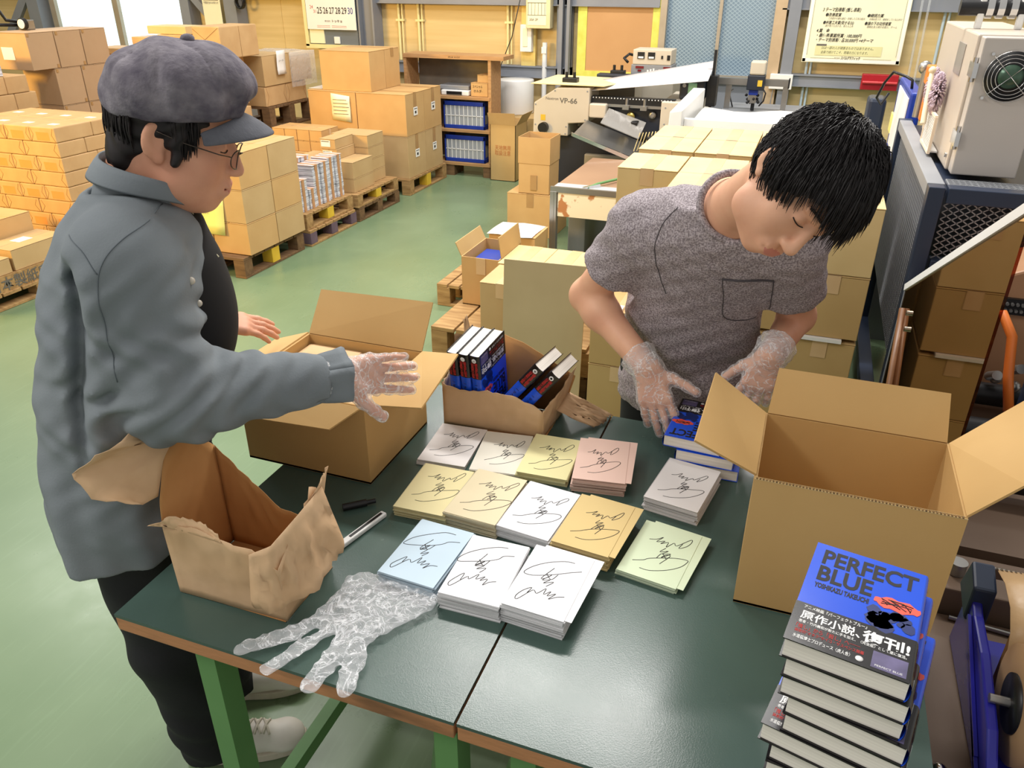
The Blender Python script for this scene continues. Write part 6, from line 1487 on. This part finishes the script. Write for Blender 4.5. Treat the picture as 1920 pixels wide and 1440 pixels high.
def crease(P):
    a = (P-ew)@ax; m = np.exp(-((P-ew)**2).sum(1)/.045)
    return m*(.006*np.sin(a*95+5*np.sin(P[:,2]*30))+.004*np.sin(P[:,0]*80-P[:,2]*110))
t.fn(crease, op='d')
P0n, F1n, N1n = A3(P0), A3(F1), A3(N1)
def pleat(P):
    q = P-P0n; a = q@F1n; a0 = np.interp(P[:,2], [.95,1.13,1.21,1.32,1.40], [-.045,-.03,-.006,.014,.02])
    w = np.interp(P[:,2], [.95,1.1,1.36,1.40], [0,1,.8,0]); return np.where(q@N1n < 0, (.032*np.exp(-((a-a0)/.013)**2)-.010*np.exp(-((a-a0-.035)/.02)**2))*w, 0)
t.fn(pleat, op='d')
wc = w1R-(w1R-e1R)*.1; sleeve_cut(t, wc, w1R-e1R, .042); wl = w1L-(w1L-e1L)*.2; sleeve_cut(t, wl, w1L-e1L, .042)
# neck opening and open front down to the belly
nd1 = nrm(Vector(W1(0,.03,-.04))-nb1); t.cap(nb1+nd1*.02, nb1+nd1*.2, .078, .085, k=.01, op='s')
fr = nb1+F1*.09
t.cap(Vector((-1.045,1.135,1.42)), Vector((-.97,1.19,1.1)), .02, .06, k=.015, op='s')
d1 = t.mesh((-1.52,.74,.70), (-.70,1.56,1.52), .0052, 2); s1 = mesh_obj('shirt', d1, SHIRT, p1); bv1 = bvh_of(d1)
tt = Solid(); tt.fn(loft(zs,[c[0]+.012 for c in cen],[c[1]+.008 for c in cen],[r-.004 for r in rf],[r*.72 for r in rs],ang1),(-1.19,1.03,1.05),.55)
tt.ell((-1.065,1.115,1.22),(.08,.1,.14),np.array([tuple(F1),tuple(N1),(0,0,1)]),k=.04); tt.cap(nb1+nd1*.015, nb1+nd1*.2, .074, .08, k=.01, op='s')
mesh_obj('black_tee', tt.mesh((-1.45,.84,.72), (-.9,1.32,1.50), .007, 2), TEEB, p1)
# collar, cuff, seams and buttons
cp = []
for i in range(30):
    a = -PI*.86+2*PI*.86*i/29; d = -F1*math.cos(a)+N1*math.sin(a); cp.append((d, abs(a)/PI))
def ring(zo, r, drop): return [nb1+nd1*(zo-drop*t_**2)+d*(r+.012*t_) for d, t_ in cp]
inn, top_, out = ring(.015,.078,.03), ring(.112,.083,.10), ring(.066,.098,.088)
MB().grid([inn, [a_.lerp(b_,.5) for a_, b_ in zip(inn,top_)], top_, [a_.lerp(b_,.5)+nd1*.006 for a_, b_ in zip(top_,out)], out]).obj('collar', SHIRT, s1, solid=.003, sub=1)
SEAM = mat('shirt_seam', (100,108,114), (92,100,106), rough=.9)
right = -N1
seam(bv1, [Vector(p) for p in ((-.964,.958,1.448),(-.996,.937,1.433),(-1.023,.92,1.405),(-1.037,.91,1.361),(-1.041,.907,1.286),(-1.043,.906,1.197))], N1, s1, 'armhole_seam', .0009, SEAM)
seam(bv1, [Vector(p) for p in ((-1.076,.896,1.432),(-1.056,.91,1.417),(-1.039,.921,1.385))], N1, s1, 'yoke_seam', .0009, SEAM)
cu = nrm(w1R-e1R); c1 = nrm(cu.orthogonal()); c2 = cu.cross(c1)
MB().grid([[wc+cu*(j*.016-.02)+(c1*math.cos(a*PI/12)+c2*math.sin(a*PI/12))*(.041+.003*j+.006*math.sin(a*1.3+j*.4)) for a in range(25)] for j in range(5)]).obj('cuff', SHIRT, s1, solid=.003)
for k, z in enumerate((1.335,1.27)):
    q = drape(bv1, [Vector((-1.03+.02*k,1.06+.006*k,z))], (-.55,.4,0), .001) or []
    for p in q: MB().ball(p, (.007,.007,.007), 12).obj('button', mat('shell_button', (214,206,192), (190,182,168), rough=.3), s1)
MB().tube([Vector((-1.035,1.12,1.43)),Vector((-1.02,1.125,1.38)),Vector((-1.005,1.13,1.34)),Vector((-1.0,1.135,1.33))], .002, 6).obj('neck_cord', PAPERC, s1)
# trousers
def up2(P): return .005*np.sin(P[:,2]*60+P[:,0]*40)*np.clip((.35-P[:,2])*5,0,1)+.003*np.sin(P[:,2]*34+P[:,1]*60)
t = Solid(); t.cap((-1.19,.96,.82),(-1.175,.965,.46),.105,.085,k=.05); t.cap((-1.175,.965,.46),(-1.175,1.0,.075),.085,.07,k=.03)
t.cap((-1.24,1.1,.82),(-1.24,1.14,.46),.105,.085,k=.05); t.cap((-1.24,1.14,.46),(-1.26,1.18,.075),.085,.07,k=.03); t.cap((-1.2,.98,.85),(-1.24,1.08,.85),.13,.13,k=.05)
t.fn(up2, op='d'); t.fn(lambda P: .045-P[:,2], op='i', k=.003)
mesh_obj('trousers', t.mesh((-1.42,.80,.03),(-1.0,1.32,1.0),.006,2), PANT, p1)
make_shoe((-1.24,.973,0),(-.985,1.135,0),p1); make_shoe((-1.33,1.15,0),(-1.08,1.31,0),p1,False)
# hair under the cap
h1 = hair_cap(hc1, W1, M1_, (.087,.099,.1), ((0,-.105,-.045),(.11,.085,.115)), p1, HAIR, extra=lambda h: (h.ell(W1(0,.065,-.045),(.068,.036,.052),M1_,k=.03), h.cap(W1(-.08,-.018,.03),W1(-.081,-.02,-.035),.014,.008,k=.015), h.cap(W1(.08,-.018,.03),W1(.081,-.02,-.035),.014,.008,k=.015)))
strands('hair_locks', W1, M1_, hc1, h1, HAIR, 1000, lambda d: d[2] < .3 and d[2] > -.8 and (d[1] > -.1 and not (abs(d[0]) > .5 and -.2 < d[1] < .5) or (abs(d[0]) > .6 and -.5 < d[1] < -.12 and d[2] > -.2)), (0,.1,1), (0,0,-1), R=(.089,.1,.102), length=(.04,.07), r=.0013, lift=.05, seed=21)
brows(W1, p1, HAIR)
# cap
def capW(x,y,z): return W1(x,y,z)
k1 = Solid(); tilt = np.array(Matrix.Rotation(.24,3,'X'))@M1_
k1.ell(capW(0,-.002,.088),(.114,.120,.07),tilt,k=.02); k1.ell(capW(0,.004,.058),(.106,.113,.06),tilt,k=.03)
cc = A3(capW(0,.012,.1))
def seams8(P):
    l = (P-cc)@tilt.T; th = np.arctan2(l[:,1], l[:,0]); m = np.clip(l[:,2]*30+.8,0,1)
    return .005*np.exp(-(np.abs(np.sin(th*4+.3))/.12)**2)*m+.004*np.sin(l[:,0]*55+4*np.sin(l[:,1]*30))*np.clip(.5-l[:,2]*6,0,1)+.003*np.sin(l[:,1]*70-l[:,2]*60)
k1.fn(seams8, op='d'); k1.ell(W1(0,.01,.015),(.083,.101,.075),M1_,k=.006,op='s'); pc = A3(W1(0,0,.03)); uz = M1_[2]*.97+M1_[1]*.24
k1.fn(lambda P: -((P-pc)@uz), op='i', k=.01)
cap1 = mesh_obj('cap', k1.mesh(A3(hc1)-.18, A3(hc1)+.22, .0042, 2), CAPM, p1)
MB().ball(Vector(capW(0,-.002,.158)), (.012,.012,.008), 14).obj('cap_button', CAPM, cap1)
vis = []
for j in range(7):
    row = []; v = j/6
    for i in range(17):
        a = -1.35+2.7*i/16; row.append(Vector(W1((.09+.012*v)*math.sin(a), -.035-.068*math.cos(a)-.062*v*math.cos(a)**1.2, .062*math.cos(a)+.016*(1-math.cos(a))-.006*v-.012*v*v)))
    vis.append(row)
MB().grid(vis).obj('cap_visor', mat('visor_cloth', (98,100,108), (88,90,98), rough=.85, scale=60, bump=.2, bscale=200), cap1, solid=.005, sub=1)
# glasses
g = MB(); GR_ = mat('wire_frame_metal', (92,84,78), (80,72,66), rough=.25, metal=.9)
for sx in (-1,1):
    g.tube([Vector(W1(sx*.033+.022*math.cos(a*PI/10),-.113+.010*abs(math.cos(a*PI/10))*(1 if math.cos(a*PI/10)*sx > 0 else .2),-.012+.017*math.sin(a*PI/10))) for a in range(20)], .0011, 6, closed=True)
    g.tube([Vector(W1(sx*.055,-.103,-.006)),Vector(W1(sx*.078,-.085,-.002)),Vector(W1(sx*.088,-.03,.004)),Vector(W1(sx*.088,.015,.012))], .0011, 6)
g.tube([Vector(W1(-.011,-.111,-.008)),Vector(W1(0,-.117,-.005)),Vector(W1(.011,-.111,-.008))], .0011, 6)
gl = g.obj('eyeglasses', GR_, p1)
glove(h1R, e1R-w1R, p1, flare=0)
# ------------------------------------------------------------------ spare glove on the table
gv = Solid(); q = .762
def fg(pts, r):
    for a_, b_, in zip(pts, pts[1:]): gv.cap((a_[0],a_[1],q*3.2),(b_[0],b_[1],q*3.2), r, r*.9, k=.012)
q0 = 0
fg([(-.655,.93),(-.71,.845),(-.765,.79)], .018); fg([(-.64,.90),(-.67,.83),(-.70,.765)], .014); fg([(-.615,.885),(-.61,.82),(-.612,.762)], .018); fg([(-.59,.89),(-.57,.83),(-.555,.775)], .018)
gv.cap((-.64,.93,q*3.2),(-.63,.98,q*3.2),.05,.055,k=.02); gv.cap((-.60,.92,q*3.2),(-.58,.98,q*3.2),.045,.05,k=.02); gv.cap((-.58,.93,q*3.2),(-.535,1.0,q*3.2),.035,.038,k=.02); gv.cap((-.63,.97,q*3.2),(-.655,1.0,q*3.2),.035,.03,k=.02)
def crinkle(P): return .003*np.sin(P[:,0]*70+6*np.sin(P[:,1]*35))*np.sin(P[:,1]*60+4*np.sin(P[:,0]*40))
gv.fn(crinkle, op='d'); co, Q = gv.mesh((-.81,.72,q*3.2-.09),(-.46,1.08,q*3.2+.09),.0045,1)
co = co.copy(); zz = (co[:,2]-q*3.2); co[:,0] -= .012; co[:,1] -= .016; wr_ = np.array([noise.noise((x*42,y*42,2.0))+.6*noise.noise((x*95,y*95,7.0)) for x, y, _ in co]); co[:,2] = .752+np.clip(zz+.05,0,1)*.20+np.where(zz > 0, .006*wr_, 0)
co[:,2] = np.maximum(co[:,2], .7508)
sg = mesh_obj('disposable_glove', (co, Q), film('loose_glove_film', (242,244,248), .07, .88, 1.0, 30, 22), None); tag(sg, 'crumpled clear plastic glove lying near the front edge of the left table', 'glove')
